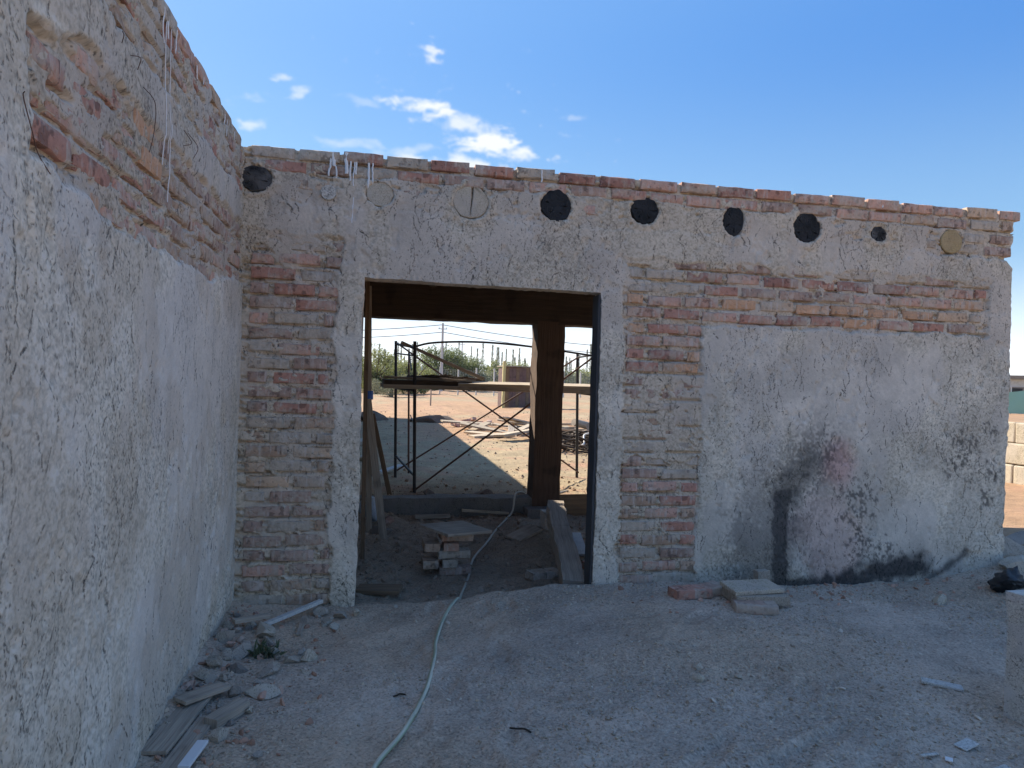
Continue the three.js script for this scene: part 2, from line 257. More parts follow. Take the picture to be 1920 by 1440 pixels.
{
  const axis = (dense0, dense1, st, lo, hi, mids) => { const a = []; for (let v = dense0; v <= dense1 + 1e-6; v += st) a.push(v); let v = dense0, s = st; const L = []; while (v > lo) { s = Math.min(s * (v > mids[0] ? 1.03 : 1.16), 60); v -= s; L.push(v); } let w = dense1; s = st; while (w < hi) { s = Math.min(s * (w < mids[1] ? 1.03 : 1.16), 60); w += s; a.push(w); } return L.reverse().concat(a); };
  const xs = axis(-0.1, 4.2, 0.02, -1500, 1500, [-0.6, 9]), zs = axis(-3.2, 2.7, 0.02, -1800, 900, [-22, 4]);
  const nx = xs.length, nz = zs.length, pos = new Float32Array(nx * nz * 3), col = new Float32Array(nx * nz * 3), uv = new Float32Array(nx * nz * 2), idx = [];
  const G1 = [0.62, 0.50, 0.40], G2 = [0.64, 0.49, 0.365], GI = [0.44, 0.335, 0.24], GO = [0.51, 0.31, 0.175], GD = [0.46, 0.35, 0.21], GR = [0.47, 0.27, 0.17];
  for (let j = 0; j < nz; j++) for (let i = 0; i < nx; i++) {
    const x = xs[i], z = zs[j], o = j * nx + i, y = groundY(x, z); pos.set([x, y, z], o * 3); uv.set([x / 2.5, z / 2.5], o * 2);
    const pth = ss(0.40, 0.60, fbm(x * 0.8 + 3, z * 0.8, 4, 700) + 0.22 * ss(1.9, 0.7, x) - 0.08), n = fbm(x * 2.3, z * 2.3, 4, 720), m = fbm(x * 0.25 + 7, z * 0.25, 4, 740), sp = vn(x * 40, z * 40, 760);
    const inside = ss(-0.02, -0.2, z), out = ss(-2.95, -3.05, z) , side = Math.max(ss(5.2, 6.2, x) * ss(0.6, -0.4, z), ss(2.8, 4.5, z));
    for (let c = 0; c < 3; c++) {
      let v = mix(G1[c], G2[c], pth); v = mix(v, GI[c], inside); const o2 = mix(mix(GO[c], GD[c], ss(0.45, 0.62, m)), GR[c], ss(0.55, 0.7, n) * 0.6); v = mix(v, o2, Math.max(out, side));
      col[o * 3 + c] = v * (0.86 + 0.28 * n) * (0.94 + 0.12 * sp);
    }
  }
  for (let j = 0; j < nz - 1; j++) for (let i = 0; i < nx - 1; i++) { const a = j * nx + i, b = a + 1, c = a + nx, d = c + 1; idx.push(a, c, b, b, c, d); }
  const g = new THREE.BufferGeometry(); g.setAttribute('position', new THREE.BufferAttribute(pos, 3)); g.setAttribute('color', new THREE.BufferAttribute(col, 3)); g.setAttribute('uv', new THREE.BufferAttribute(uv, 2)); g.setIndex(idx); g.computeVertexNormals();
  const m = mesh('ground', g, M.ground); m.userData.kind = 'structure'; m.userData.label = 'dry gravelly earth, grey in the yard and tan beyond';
}

// ------------------------------------------------------------------ walls
// a wall's skin is a relief sheet of render and mortar; d = 0 is the plane of the brick faces
function wallSheet(us, vs, skip, depth, color, place, flip, back, warp) {
  const nu = us.length, nv = vs.length, pos = new Float32Array(nu * nv * 3), col = new Float32Array(nu * nv * 3), uv = new Float32Array(nu * nv * 2), idx = [], edge = [], ecol = [], euv = [];
  const cellOut = (i, j) => i < 0 || j < 0 || i >= nu - 1 || j >= nv - 1 || skip((us[i] + us[i + 1]) / 2, (vs[j] + vs[j + 1]) / 2);
  const bk = new Float32Array(nu * nv * 3);
  for (let j = 0; j < nv; j++) for (let i = 0; i < nu; i++) {
    const o = j * nu + i, [u, v] = warp(us[i], vs[j]); pos.set(place(u, v, depth(us[i], vs[j])), o * 3); bk.set(place(u, v, -back), o * 3);
    col.set(color(us[i], vs[j]), o * 3); uv.set([us[i] / 3, vs[j] / 3], o * 2);
  }
  const q = (a, b) => { // side face between two neighbouring rim points
    const A = pos.subarray(a * 3, a * 3 + 3), B = pos.subarray(b * 3, b * 3 + 3), C = bk.subarray(a * 3, a * 3 + 3), D = bk.subarray(b * 3, b * 3 + 3), tri = flip ? [[A, a, 0], [C, a, 1], [B, b, 0], [B, b, 0], [C, a, 1], [D, b, 1]] : [[A, a, 0], [B, b, 0], [C, a, 1], [B, b, 0], [D, b, 1], [C, a, 1]];
    for (const [p, k, t] of tri) { edge.push(...p); ecol.push(...col.subarray(k * 3, k * 3 + 3)); euv.push(uv[k * 2] + t * 0.045, uv[k * 2 + 1] + t * 0.045); }
  };
  for (let j = 0; j < nv - 1; j++) for (let i = 0; i < nu - 1; i++) {
    if (cellOut(i, j)) continue; const a = j * nu + i, b = a + 1, c = a + nu, d = c + 1;
    if (flip) idx.push(a, c, b, b, c, d); else idx.push(a, b, c, b, d, c);
    if (cellOut(i - 1, j)) q(a, c); if (cellOut(i + 1, j)) q(d, b); if (cellOut(i, j - 1)) q(b, a); if (cellOut(i, j + 1)) q(c, d);
  }
  const g = new THREE.BufferGeometry(); g.setAttribute('position', new THREE.BufferAttribute(pos, 3)); g.setAttribute('color', new THREE.BufferAttribute(col, 3)); g.setAttribute('uv', new THREE.BufferAttribute(uv, 2)); g.setIndex(idx); g.computeVertexNormals();
  const e = new THREE.BufferGeometry(); e.setAttribute('position', new THREE.Float32BufferAttribute(edge, 3)); e.setAttribute('color', new THREE.Float32BufferAttribute(ecol, 3)); e.setAttribute('uv', new THREE.Float32BufferAttribute(euv, 2)); e.computeVertexNormals();
  return mergeGeometries([noIdx(g), e]);
}
function lines(a, b, st, keep = []) { const n = Math.round((b - a) / st), o = []; for (let i = 0; i <= n; i++) o.push(a + (b - a) * i / n); for (const k of keep) { let best = 0; o.forEach((v, i) => { if (Math.abs(v - k) < Math.abs(o[best] - k)) best = i; }); o[best] = k; } return o; }
function plainCol(g, c) { const n = g.attributes.position.count, a = new Float32Array(n * 3); for (let i = 0; i < n; i++) a.set(c, i * 3); g.setAttribute('color', new THREE.BufferAttribute(a, 3)); return g; }

// brick shapes: worn rounded front, a few variants, unit length 0.25 x 0.062
function brickGeo(seed, L, H, D, dz = 0.006) {
  const r = rngOf(seed), C = 5, Rw = 3, P = [], idx = [], front = (i, j) => j * C + i, be = 0.004 + r() * 0.003;
  const tilt = (r() - 0.5) * 0.006, tw = (r() - 0.5) * 0.006;
  for (let j = 0; j < Rw; j++) for (let i = 0; i < C; i++) { const u = i / (C - 1) - 0.5, v = j / (Rw - 1) - 0.5, cr = (i === 0 || i === C - 1) && j !== 1 ? 0.005 : 0; P.push(u * (L - 2 * be - cr) + (r() - 0.5) * 0.006, v * (H - 2 * be - cr) + (r() - 0.5) * 0.006, (r() - 0.5) * dz + u * tilt + v * tw - cr * 0.5); }
  const per = []; for (let i = 0; i < C; i++) per.push([i, 0]); for (let j = 1; j < Rw; j++) per.push([C - 1, j]); for (let i = C - 2; i >= 0; i--) per.push([i, Rw - 1]); for (let j = Rw - 2; j > 0; j--) per.push([0, j]);
  for (let j = 0; j < Rw - 1; j++) for (let i = 0; i < C - 1; i++) { const a = front(i, j), b = front(i + 1, j), c = front(i, j + 1), d = front(i + 1, j + 1); idx.push(a, b, d, a, d, c); }
  const b0 = P.length / 3; for (const [i, j] of per) { const u = i / (C - 1) - 0.5, v = j / (Rw - 1) - 0.5; P.push(u * L + (r() - 0.5) * 0.005, v * H + (r() - 0.5) * 0.005, -be - r() * 0.003); }
  const b1 = P.length / 3; for (const [i, j] of per) { const u = i / (C - 1) - 0.5, v = j / (Rw - 1) - 0.5; P.push(u * L, v * H, -D); }
  const n = per.length; for (let k = 0; k < n; k++) { const k2 = (k + 1) % n, f1 = front(...per[k]), f2 = front(...per[k2]); idx.push(f1, b0 + k, b0 + k2, f1, b0 + k2, f2, b0 + k, b1 + k, b1 + k2, b0 + k, b1 + k2, b0 + k2); }
  for (let k = 1; k < n - 1; k++) idx.push(b1, b1 + k + 1, b1 + k);
  const g = new THREE.BufferGeometry(); g.setAttribute('position', new THREE.Float32BufferAttribute(P, 3)); g.setIndex(idx); g.computeVertexNormals();
  return boxUV(toCreasedNormals(g, 0.9), 1.1, [r() * 5, r() * 5]);
}
const bricksIn = [], bricksDeep = [], bricksLoose = [], bats = [];
for (let k = 0; k < 14; k++) { bricksIn.push(brickGeo(900 + k, 0.25, 0.064, 0.05)); bricksDeep.push(brickGeo(950 + k, 0.252, 0.066, 0.125)); bats.push(brickGeo(980 + k, 0.12, 0.062, 0.05)); bricksLoose.push(brickGeo(1020 + k, 0.25, 0.06, 0.12)); }
const pick = a => a[Math.floor(R() * a.length)];
function brick(parent, x, y, d, len, tone, ry, place, deep = false, roll = 0) {
  const small = len < 0.17, g = pick(deep ? bricksDeep : small ? bats : bricksIn), m = mesh('brick', g, M['b_' + tone], parent);
  m.scale.x = len / (deep ? 0.252 : small ? 0.12 : 0.25); m.scale.y = rr(0.94, 1.05); m.position.set(...place(x, y, d)); m.rotation.set(0, ry, roll + rr(-0.012, 0.012)); return m;
}
const TONES = { mixed: ['red', 'salmon', 'salmon', 'mauve', 'mauve', 'dusty', 'brown'], grey: ['dusty', 'dusty', 'mauve', 'mauve', 'brown'], bright: ['red', 'salmon', 'orange', 'salmon', 'red', 'dark'], warm: ['salmon', 'red', 'salmon', 'mauve'], orange: ['orange', 'tan', 'orange', 'salmon'], low: ['mauve', 'dusty', 'brown', 'salmon', 'mauve'] };
// lay courses between u0(y) and u1(y)
function course(parent, y, u0, u1, place, ry, tones, o = {}) {
  let u = u0 + (o.start ?? rr(-0.2, 0)); let n = 0;
  while (u < u1 - 0.03) {
    let len = rr(0.235, 0.262), j = rr(0.022, 0.042); let a = u, b = u + len; u = b + j;
    a = Math.max(a, u0); b = Math.min(b, u1); if (b - a < 0.05) continue;
    if (o.skip && o.skip((a + b) / 2, y)) continue;
    brick(parent, (a + b) / 2, y + rr(-0.006, 0.006), rr(-0.003, 0.006) + 0.002 + (o.d || 0), b - a, pick(typeof tones === 'function' ? tones((a + b) / 2, y) : tones), ry, place, o.deep); n++;
  }
}

// --- back wall, across the picture: x from 0 to 5.47, opening between 0.727 and 2.27 up to 2.065
const logs = [[0.069, 2.628, 0.089], [0.808, 2.591, 0.083], [1.378, 2.593, 0.105], [1.939, 2.612, 0.1], [2.548, 2.624, 0.097], [3.197, 2.60, 0.074], [3.755, 2.596, 0.102], [4.329, 2.587, 0.062], [4.934, 2.579, 0.084]];
const logRy = [0.86, 0.92, 1, 1.02, 0.9, 1.35, 1.02, 0.95, 1];
const backPlace = (u, v, d) => [u, v, d];
function rect(u, v, u0, u1, v0, v1, s) { return ss(u0 - s, u0 + s, u) * ss(u1 + s, u1 - s, u) * ss(v0 - s, v0 + s, v) * ss(v1 + s, v1 - s, v); }
function backZones(u, v) {                               // [share of bare brickwork, how much mortar smears it]
  const w = (fbm(u * 6, v * 6, 3, 801) - 0.5) * 0.09 + (fbm(u * 24, v * 24, 2, 811) - 0.5) * 0.03, a = u + w, b = v + w * 0.8;
  const pl = rect(a, b, -0.2, 0.555, -0.5, 2.12, 0.012), pl2 = rect(a, b, 0.02, 0.60, 2.1, 2.32, 0.012), band = rect(a, b, 2.43, 5.28, 1.885, 2.30, 0.012), pr = rect(a, b, 2.44, 3.0, -0.5, 1.92, 0.012), top = ss(2.675, 2.70, v + w * 0.35), end = rect(a, b, 4.72, 5.6, 2.48, 2.72, 0.012), lg = rect(a, b, -0.1, 4.8, 2.50, 2.70, 0.02);
  const z = Math.max(pl, pl2, band, pr, top, end, lg * 0.75); let cov = 0.42;
  if (pl > 0.5) cov = 0.33 - 0.04 * ss(1.0, 2.0, v); if (pl2 > 0.5) cov = 0.60; if (pr > 0.5) cov = 0.24 + 0.42 * ss(1.62, 1.5, v) * ss(0.86, 1.0, v) + 0.05 * ss(0.9, 0.6, v); if (band > 0.5) cov = 0.22 + 0.28 * ss(2.20, 2.26, v) + 0.18 * ss(3.0, 2.5, u) * ss(1.98, 2.08, v);
  if (lg > 0.5) cov = 0.66; if (end > 0.5) cov = 0.26; if (top > 0.5) cov = 0.24 + 0.18 * ss(1.4, 0.4, u) * ss(2.78, 2.74, v);
  return [z, cov];
}
const courses = { pl: Array.from({ length: 24 }, (_, k) => 0.075 + 0.0905 * k), pr: Array.from({ length: 20 }, (_, k) => 0.145 + 0.0893 * k), band: [2.285, 2.203, 2.114, 2.027, 1.939], top: [2.718, 2.802], left: [2.288, 2.198, 2.108, 2.018, 1.93, 2.55, 2.638, 2.722] };
function bedGap(u, v, ys, seed) {                        // where mortar has dropped out along the underside of a course
  for (let k = 0; k < ys.length; k++) { const d = v - (ys[k] - 0.0345); if (d > -0.014 && d < 0.010) return gauss(d, 0.005) * ss(0.42, 0.56, vn(u * 4.5, k * 7.3, seed) * 0.6 + vn(u * 14, k * 3.1, seed + 1) * 0.4); }
  return 0;
}
function relief(u, v, z, cov, seed, ys) {
  const sm = fbm(u * 9 + 3, v * 14, 2, seed + 1) * 0.6 + fbm(u * 28 + 3, v * 36, 3, seed + 3) * 0.4, fine = fbm(u * 50, v * 50, 3, seed + 5) - 0.5, gap = ss(0.58, 0.66, fbm(u * 11, v * 40, 3, seed + 9));
  const bg = ys && z > 0.5 ? bedGap(u, v, ys, seed + 77) : 0;
  let m = -0.006 + 0.006 * fine - 0.016 * gap; m = mix(m, 0.0035 + 0.004 * fine, ss(0.555, 0.60, sm + (cov - 0.42) * 0.8));
  m -= 0.030 * bg;
  const pit = ss(0.56, 0.72, fbm(u * 22, v * 11, 3, seed + 13)) * ss(0.40, 0.56, fbm(u * 2.2, v * 2.2, 3, seed + 15));
  const tr = fbm(u * 3.5, v * 2.0, 3, seed + 17) - 0.5, rg = fbm(u * 14, v * 10, 3, seed + 19) - 0.5;
  const p = 0.010 + 0.006 * tr + 0.003 * rg + 0.0035 * fine - 0.008 * pit;
  return mix(p, m, z);
}
function segDist(px, py, pts) { let best = 9, bt = 0; for (let i = 0; i < pts.length - 1; i++) { const [ax, ay] = pts[i], [bx, by] = pts[i + 1], dx = bx - ax, dy = by - ay, t = clamp(((px - ax) * dx + (py - ay) * dy) / (dx * dx + dy * dy)), d = Math.hypot(px - ax - dx * t, py - ay - dy * t); if (d < best) { best = d; bt = (i + t) / (pts.length - 1); } } return [best, bt]; }
function backDepth(u, v) {
  const [z, cov] = backZones(u, v); let d = relief(u, v, z, cov, 2000, v > 2.68 ? courses.top : u < 0.7 ? courses.pl : v > 1.9 ? courses.band : courses.pr);
  if (v > 2.44 && v < 2.76) logs.forEach(([lx, ly, lr], k) => {   // mortar pushed up raggedly round each log, the log itself lying open inside
    const r = Math.hypot(u - lx, (v - ly) / logRy[k]); if (r > lr + 0.08) return;
    const rim = lr * (1.0 + 0.34 * (fbm(u * 14, v * 14, 3, 81 + k) - 0.5) + 0.16 * (vn(u * 60, v * 60, 83) - 0.5)) - (k === 7 ? 0.008 : 0.002);
    d += 0.012 * gauss(r - rim - 0.022, 0.02) * (0.3 + fbm(u * 30, v * 30, 2, 88)); if (k === 2 || k === 8) d -= 0.020 * gauss(r - lr - 0.003, 0.005) * ss(ly + 0.05, ly - 0.02, v);
    d = mix(d, -0.024, ss(rim + 0.004, rim - 0.006, r));
  });
  return d;
}
function backColor(u, v) {
  const [z] = backZones(u, v), n = fbm(u * 3, v * 3, 4, 2101), f = fbm(u * 30, v * 30, 2, 2111), up = ss(1.75, 1.95, v + (n - 0.5) * 0.3);
  const pale = ss(0.44, 0.60, fbm(u * 5.5, v * 4, 4, 2140));
  let c = [mix(0.655, 0.60, up), mix(0.585, 0.52, up), mix(0.49, 0.425, up)]; const k = 1 + 0.16 * (pale - 0.5) * (1 - up); c = c.map(q => q * k);
  const mo = [0.575, 0.485, 0.385]; for (let i = 0; i < 3; i++) { c[i] = mix(c[i], mo[i], z); c[i] *= 0.88 + 0.24 * n + 0.16 * (f - 0.5); }
  // soot and scorching low on the right-hand part
  if (u > 3 && v < 1.5) {
    const g = fbm(u * 16, v * 13, 4, 2201), g2 = fbm(u * 6, v * 6, 4, 2203), g3 = fbm(u * 34, v * 28, 4, 2207), g4 = vn(u * 75, v * 62, 2209);
    const [d1, t1] = segDist(u, v, [[3.65, -0.1], [3.64, 0.25], [3.63, 0.62], [3.69, 0.82], [3.85, 0.96]]), [d2] = segDist(u, v, [[3.7, 0.07], [4.05, 0.06], [4.40, 0.16], [4.75, 0.2]]), [d3] = segDist(u, v, [[4.72, 0.04], [4.95, 0.16], [5.15, 0.29]]);
    let s = Math.max(Math.max(ss(0.10, 0.045, d1 * (u > 3.66 ? 1.5 : 1) + (g - 0.5) * 0.06 + (g4 - 0.5) * 0.03) * ss(0.98, 0.70, v + (g2 - 0.5) * 0.2) * 1.25, ss(0.16, 0.02, d1 * (u > 3.66 && v < 0.6 ? 1.9 : 1) + (g - 0.5) * 0.16) * 0.95 * (0.6 + 0.55 * g3)), ss(0.14, 0.02, d2 + (g - 0.5) * 0.14) * 1.1, ss(0.05, 0, d3 + (g - 0.5) * 0.05) * 0.8);
    s = Math.max(s, 0.8 * ss(0.46, 0.02, d1 + (g - 0.5) * 0.30 + (g2 - 0.5) * 0.22) * ss(0.36, 0.58, g * 0.6 + g4 * 0.4));
    for (const [sx, sy, sr] of [[5.34, 1.2, 0.06], [5.1, 1.06, 0.10], [5.335, 0.9, 0.07], [5.32, 0.7, 0.05], [5.0, 0.95, 0.05], [4.2, 0.62, 0.13], [4.28, 0.42, 0.10], [4.45, 0.25, 0.1]]) s = Math.max(s, 0.75 * ss(0.9, 0.2, Math.hypot(u - sx, (v - sy) * 0.8) / sr * 0.62 + (g3 - 0.5) * 2.6) * ss(0.30, 0.55, g4));
    s = Math.max(s, 0.62 * ss(1.0, 0.35, Math.hypot((u - 3.5) / 0.42, (v - 0.28) / 0.62) + (g2 - 0.5) * 0.7 + (g4 - 0.5) * 0.5));
    const pk = Math.max(ss(0.20, 0.06, Math.hypot(u - 4.07, (v - 0.92) * 0.8) + (g2 - 0.5) * 0.1), 0.5 * ss(0.40, 0.15, Math.hypot(u - 3.98, (v - 0.42) * 0.9) + (g2 - 0.5) * 0.35));
    c[0] = mix(c[0], 0.62, pk * 0.85); c[1] = mix(c[1], 0.40, pk * 0.85); c[2] = mix(c[2], 0.345, pk * 0.85);
    s = clamp(s) * (0.90 + 0.10 * g4); c[0] = mix(c[0], 0.028, s * 0.95); c[1] = mix(c[1], 0.027, s * 0.95); c[2] = mix(c[2], 0.03, s * 0.95);
  }
  return c;
}
const OPEN = { l: 0.727, r: 2.268, t: 2.063 };
{
  const W = thing('brick_wall', 'long back wall of patchy grey render over brick with a doorway and log ends', 'wall');
  const us = lines(-0.02, 5.47, 0.008, [OPEN.l, OPEN.r]), vs = lines(-0.45, 2.825, 0.008, [OPEN.t]);
  const skip = (u, v) => u > OPEN.l && u < OPEN.r && v < OPEN.t;
  const warp = (u, v) => { // uneven arrises round the doorway and down the free end
    let x = u, y = v; const kj = Math.max(gauss(u - OPEN.l, 0.02), gauss(u - OPEN.r, 0.02)) * (v < OPEN.t + 0.03 ? 1 : 0); x += kj * ((fbm(v * 5, 3, 3, 33 + (u > 1 ? 5 : 0)) - 0.5) * 0.020 + (vn(v * 40, 1, 34) - 0.5) * 0.006);
    if (u > OPEN.l - 0.03 && u < OPEN.r + 0.03) y += gauss(v - OPEN.t, 0.02) * ((fbm(u * 6, 5, 3, 37) - 0.5) * 0.014 - 0.008 * (u - 1.5) + (vn(u * 40, 2, 35) - 0.5) * 0.005);
    if (u > 5.3) x += ss(5.3, 5.47, u) * ((fbm(v * 3, 7, 3, 41) - 0.5) * 0.03 + (fbm(v * 22, 7, 3, 42) - 0.5) * 0.02 - 0.05 * ss(2.62, 2.5, v) * ss(2.40, 2.47, v));
    if (v > 2.75) y += ss(2.75, 2.825, v) * (fbm(u * 9, 1, 3, 43) - 0.5) * 0.03;
    return [x, y];
  };
  const sheet = wallSheet(us, vs, skip, backDepth, backColor, backPlace, false, 0.128, warp);
  const backs = [[-0.02, OPEN.l, -0.45, 2.82], [OPEN.r, 5.46, -0.45, 2.82], [OPEN.l, OPEN.r, OPEN.t, 2.82]].map(([a, b, c, d]) => { const g = new THREE.PlaneGeometry(b - a, d - c); g.rotateY(Math.PI); g.translate((a + b) / 2, (c + d) / 2, -0.128); return boxUV(plainCol(g, [0.33, 0.29, 0.25]), 1 / 3, [0, 0]); });
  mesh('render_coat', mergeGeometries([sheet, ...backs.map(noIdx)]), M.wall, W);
  // bare courses
  const near = (u, y) => logs.some(([lx, ly, lr]) => Math.abs(u - lx) < lr + 0.12 && Math.abs(y - ly) < lr + 0.035);
  const pierL = (y) => 0.545 + 0.03 * Math.sin(y * 7) + (y > 1.9 ? 0.03 : 0);
  for (let k = 0; k < 24; k++) { const y = 0.075 + 0.0905 * k; if (k > 25) break; course(W, y, 0.055, pierL(y), backPlace, 0, y > 1.2 ? ['red', 'salmon', 'mauve', 'dusty', 'mauve', 'red'] : y > 0.75 ? ['brown', 'tan', 'dusty', 'brown', 'mauve'] : TONES.low, { start: k % 2 ? -0.13 + rr(-0.02, 0.02) : rr(-0.02, 0.01) }); }
  for (const y of [2.245, 2.33]) course(W, y, 0.08, 0.6, backPlace, 0, TONES.grey, { d: -0.006 });
  const BR = [2.285, 2.203, 2.114, 2.027, 1.939];
  BR.forEach((y, k) => course(W, y, 2.45 + (k > 0 ? 0 : 0.06), 5.27 - 0.02 * k, backPlace, 0, (u) => k === 0 ? TONES.grey : u < 2.9 && k < 3 ? ['dusty', 'dusty', 'mauve'] : k === 3 ? TONES.orange : k === 2 ? ['salmon', 'orange', 'salmon', 'mauve', 'red'] : u > 4.5 ? ['salmon', 'mauve', 'red'] : TONES.bright, { start: k % 2 ? -0.14 : -0.02, d: k === 0 ? -0.004 : 0 }));
  for (let k = 0; k < 20; k++) { const y = 0.145 + 0.0893 * k; if (y > 1.9) break; course(W, y, 2.455, 2.99 + 0.01 * Math.sin(k), backPlace, 0, y > 1.5 ? TONES.bright : y > 0.85 ? TONES.grey : ['salmon', 'mauve', 'dusty', 'brown', 'red'], { start: k % 2 ? -0.13 : -0.01, d: y > 0.85 && y < 1.5 ? -0.004 : 0 }); }
  course(W, 2.718, 0.1, 5.455, backPlace, 0, (u) => u < 1.3 ? ['dusty', 'dusty', 'red', 'mauve'] : u > 4.6 ? ['dusty', 'mauve', 'brown'] : ['mauve', 'red', 'salmon', 'mauve'], { start: 0.02, d: 0.003 });
  course(W, 2.802, 0.04, 5.525, backPlace, 0, (u) => u < 2 ? ['dark', 'mauve', 'red', 'dusty', 'dark'] : u > 4.2 ? ['tan', 'salmon', 'brown', 'orange'] : ['red', 'mauve', 'dark', 'salmon'], { start: 0.0, deep: true, d: 0.008 });
  for (const [u, y, l, t] of [[0.40, 2.615, 0.2, 'tan'], [1.10, 2.575, 0.15, 'dusty'], [0.99, 2.60, 0.13, 'mauve'], [2.17, 2.60, 0.12, 'salmon'], [4.62, 2.63, 0.25, 'dusty'], [4.60, 2.545, 0.13, 'dusty'], [4.75, 2.55, 0.12, 'dusty'], [4.15, 2.635, 0.24, 'mauve'], [5.13, 2.615, 0.18, 'dusty'], [5.36, 2.62, 0.18, 'mauve'], [5.10, 2.535, 0.13, 'dusty'], [5.34, 2.53, 0.23, 'mauve'], [3.98, 2.56, 0.17, 'dusty']]) if (!logs.some(([lx, ly, lr]) => Math.abs(u - lx) < lr + l / 2 && Math.abs(y - ly) < lr)) brick(W, u, y, 0.004, l, t, 0, backPlace);
  // old plugged hole, lime runs
  { const g = new THREE.CylinderGeometry(0.045, 0.05, 0.02, 14); g.rotateX(Math.PI / 2); const m = mesh('mortar_plug', boxUV(g, 0.5), M.concrete, W); m.position.set(0.497, 2.575, 0.012); }
  const drip = (u, v0, v1, w) => { const pts = []; const n = 9; for (let k = 0; k <= n; k++) { const v = mix(v0, v1, k / n), x = u + (vn(v * 16 + u * 50, 2, 9) - 0.5) * 0.010; pts.push([x, v, Math.max(backDepth(x, v), v > 2.68 ? 0.010 : 0) + 0.002]); } const g = tubeGeo(pts, w, 26, 5), p = g.attributes.position; for (let i = 0; i < p.count; i++) { const k = clamp((p.getY(i) - v1) / (v0 - v1)); p.setX(i, p.getX(i) + (vn(p.getY(i) * 60, u * 30, 3) - 0.5) * 0.006 * (1 - 0.4 * k)); const d0 = Math.max(backDepth(p.getX(i), p.getY(i)), p.getY(i) > 2.68 ? 0.011 : 0.002); p.setZ(i, d0 + (p.getZ(i) - d0) * 0.4 + 0.001); } g.computeVertexNormals(); mesh('lime_run', g, M.drip, W); };
  for (const [u, a, b, w] of [[0.50, 2.82, 2.68, 0.006], [0.52, 2.825, 2.74, 0.009], [0.535, 2.78, 2.67, 0.005], [0.60, 2.83, 2.70, 0.011], [0.625, 2.82, 2.66, 0.006], [0.645, 2.80, 2.63, 0.004], [0.655, 2.825, 2.70, 0.006], [0.735, 2.83, 2.56, 0.007], [0.76, 2.82, 2.63, 0.005], [0.645, 2.56, 2.40, 0.003], [1.83, 2.83, 2.75, 0.005], [4.35, 2.80, 2.78, 0.006], [0.44, 2.825, 2.78, 0.004]]) drip(u, a, b, w);
}

// --- left wall, running towards the camera along x = 0
const leftPlace = (u, v, d) => [d, v, u];
function leftZones(u, v) {
  const w = (fbm(u * 6 + 50, v * 6, 3, 851) - 0.5) * 0.09 + (fbm(u * 24, v * 24, 2, 861) - 0.5) * 0.03, a = u + w, b = v + w * 0.8;
  const lowEdge = 1.905 + 0.10 * ss(0.9, 0.2, u) + 0.05 * ss(2.2, 2.7, u), z1 = rect(a, b, -0.5, 2.70 - 0.25 * ss(2.25, 2.33, v), lowEdge, 2.335, 0.012), z2 = ss(2.50, 2.53, b) * ss(2.62, 2.55, a + (2.84 - v) * 0.3);
  return [Math.max(z1, z2), z2 > 0.5 ? 0.52 : 0.25 + 0.16 * ss(2.26, 2.30, v)];
}
function leftDepth(u, v) { const [z, cov] = leftZones(u, v); let d = relief(u + 20, v, z, cov, 3000, courses.left) + 0.003 * z; d += 0.003 * ss(2.315, 2.335, v) * ss(2.52, 2.50, v) * (1 - z); return d; }
function leftColor(u, v) {
  const [z] = leftZones(u, v), n = fbm(u * 3 + 9, v * 2.2, 4, 3101), f = fbm(u * 30, v * 30, 2, 3111), pale = ss(0.42, 0.56, fbm(u * 5 + 2, v * 3.2, 4, 3140)), band = ss(2.30, 2.34, v) * ss(2.54, 2.50, v);
  let c = [mix(0.65, 0.73, pale), mix(0.575, 0.67, pale), mix(0.48, 0.585, pale)]; const mo = [0.56, 0.47, 0.375], bd = [0.60, 0.52, 0.43];
  for (let i = 0; i < 3; i++) { c[i] = mix(mix(c[i], bd[i], band), mo[i], z); c[i] *= 0.90 + 0.2 * n + 0.14 * (f - 0.5); } return c;
}
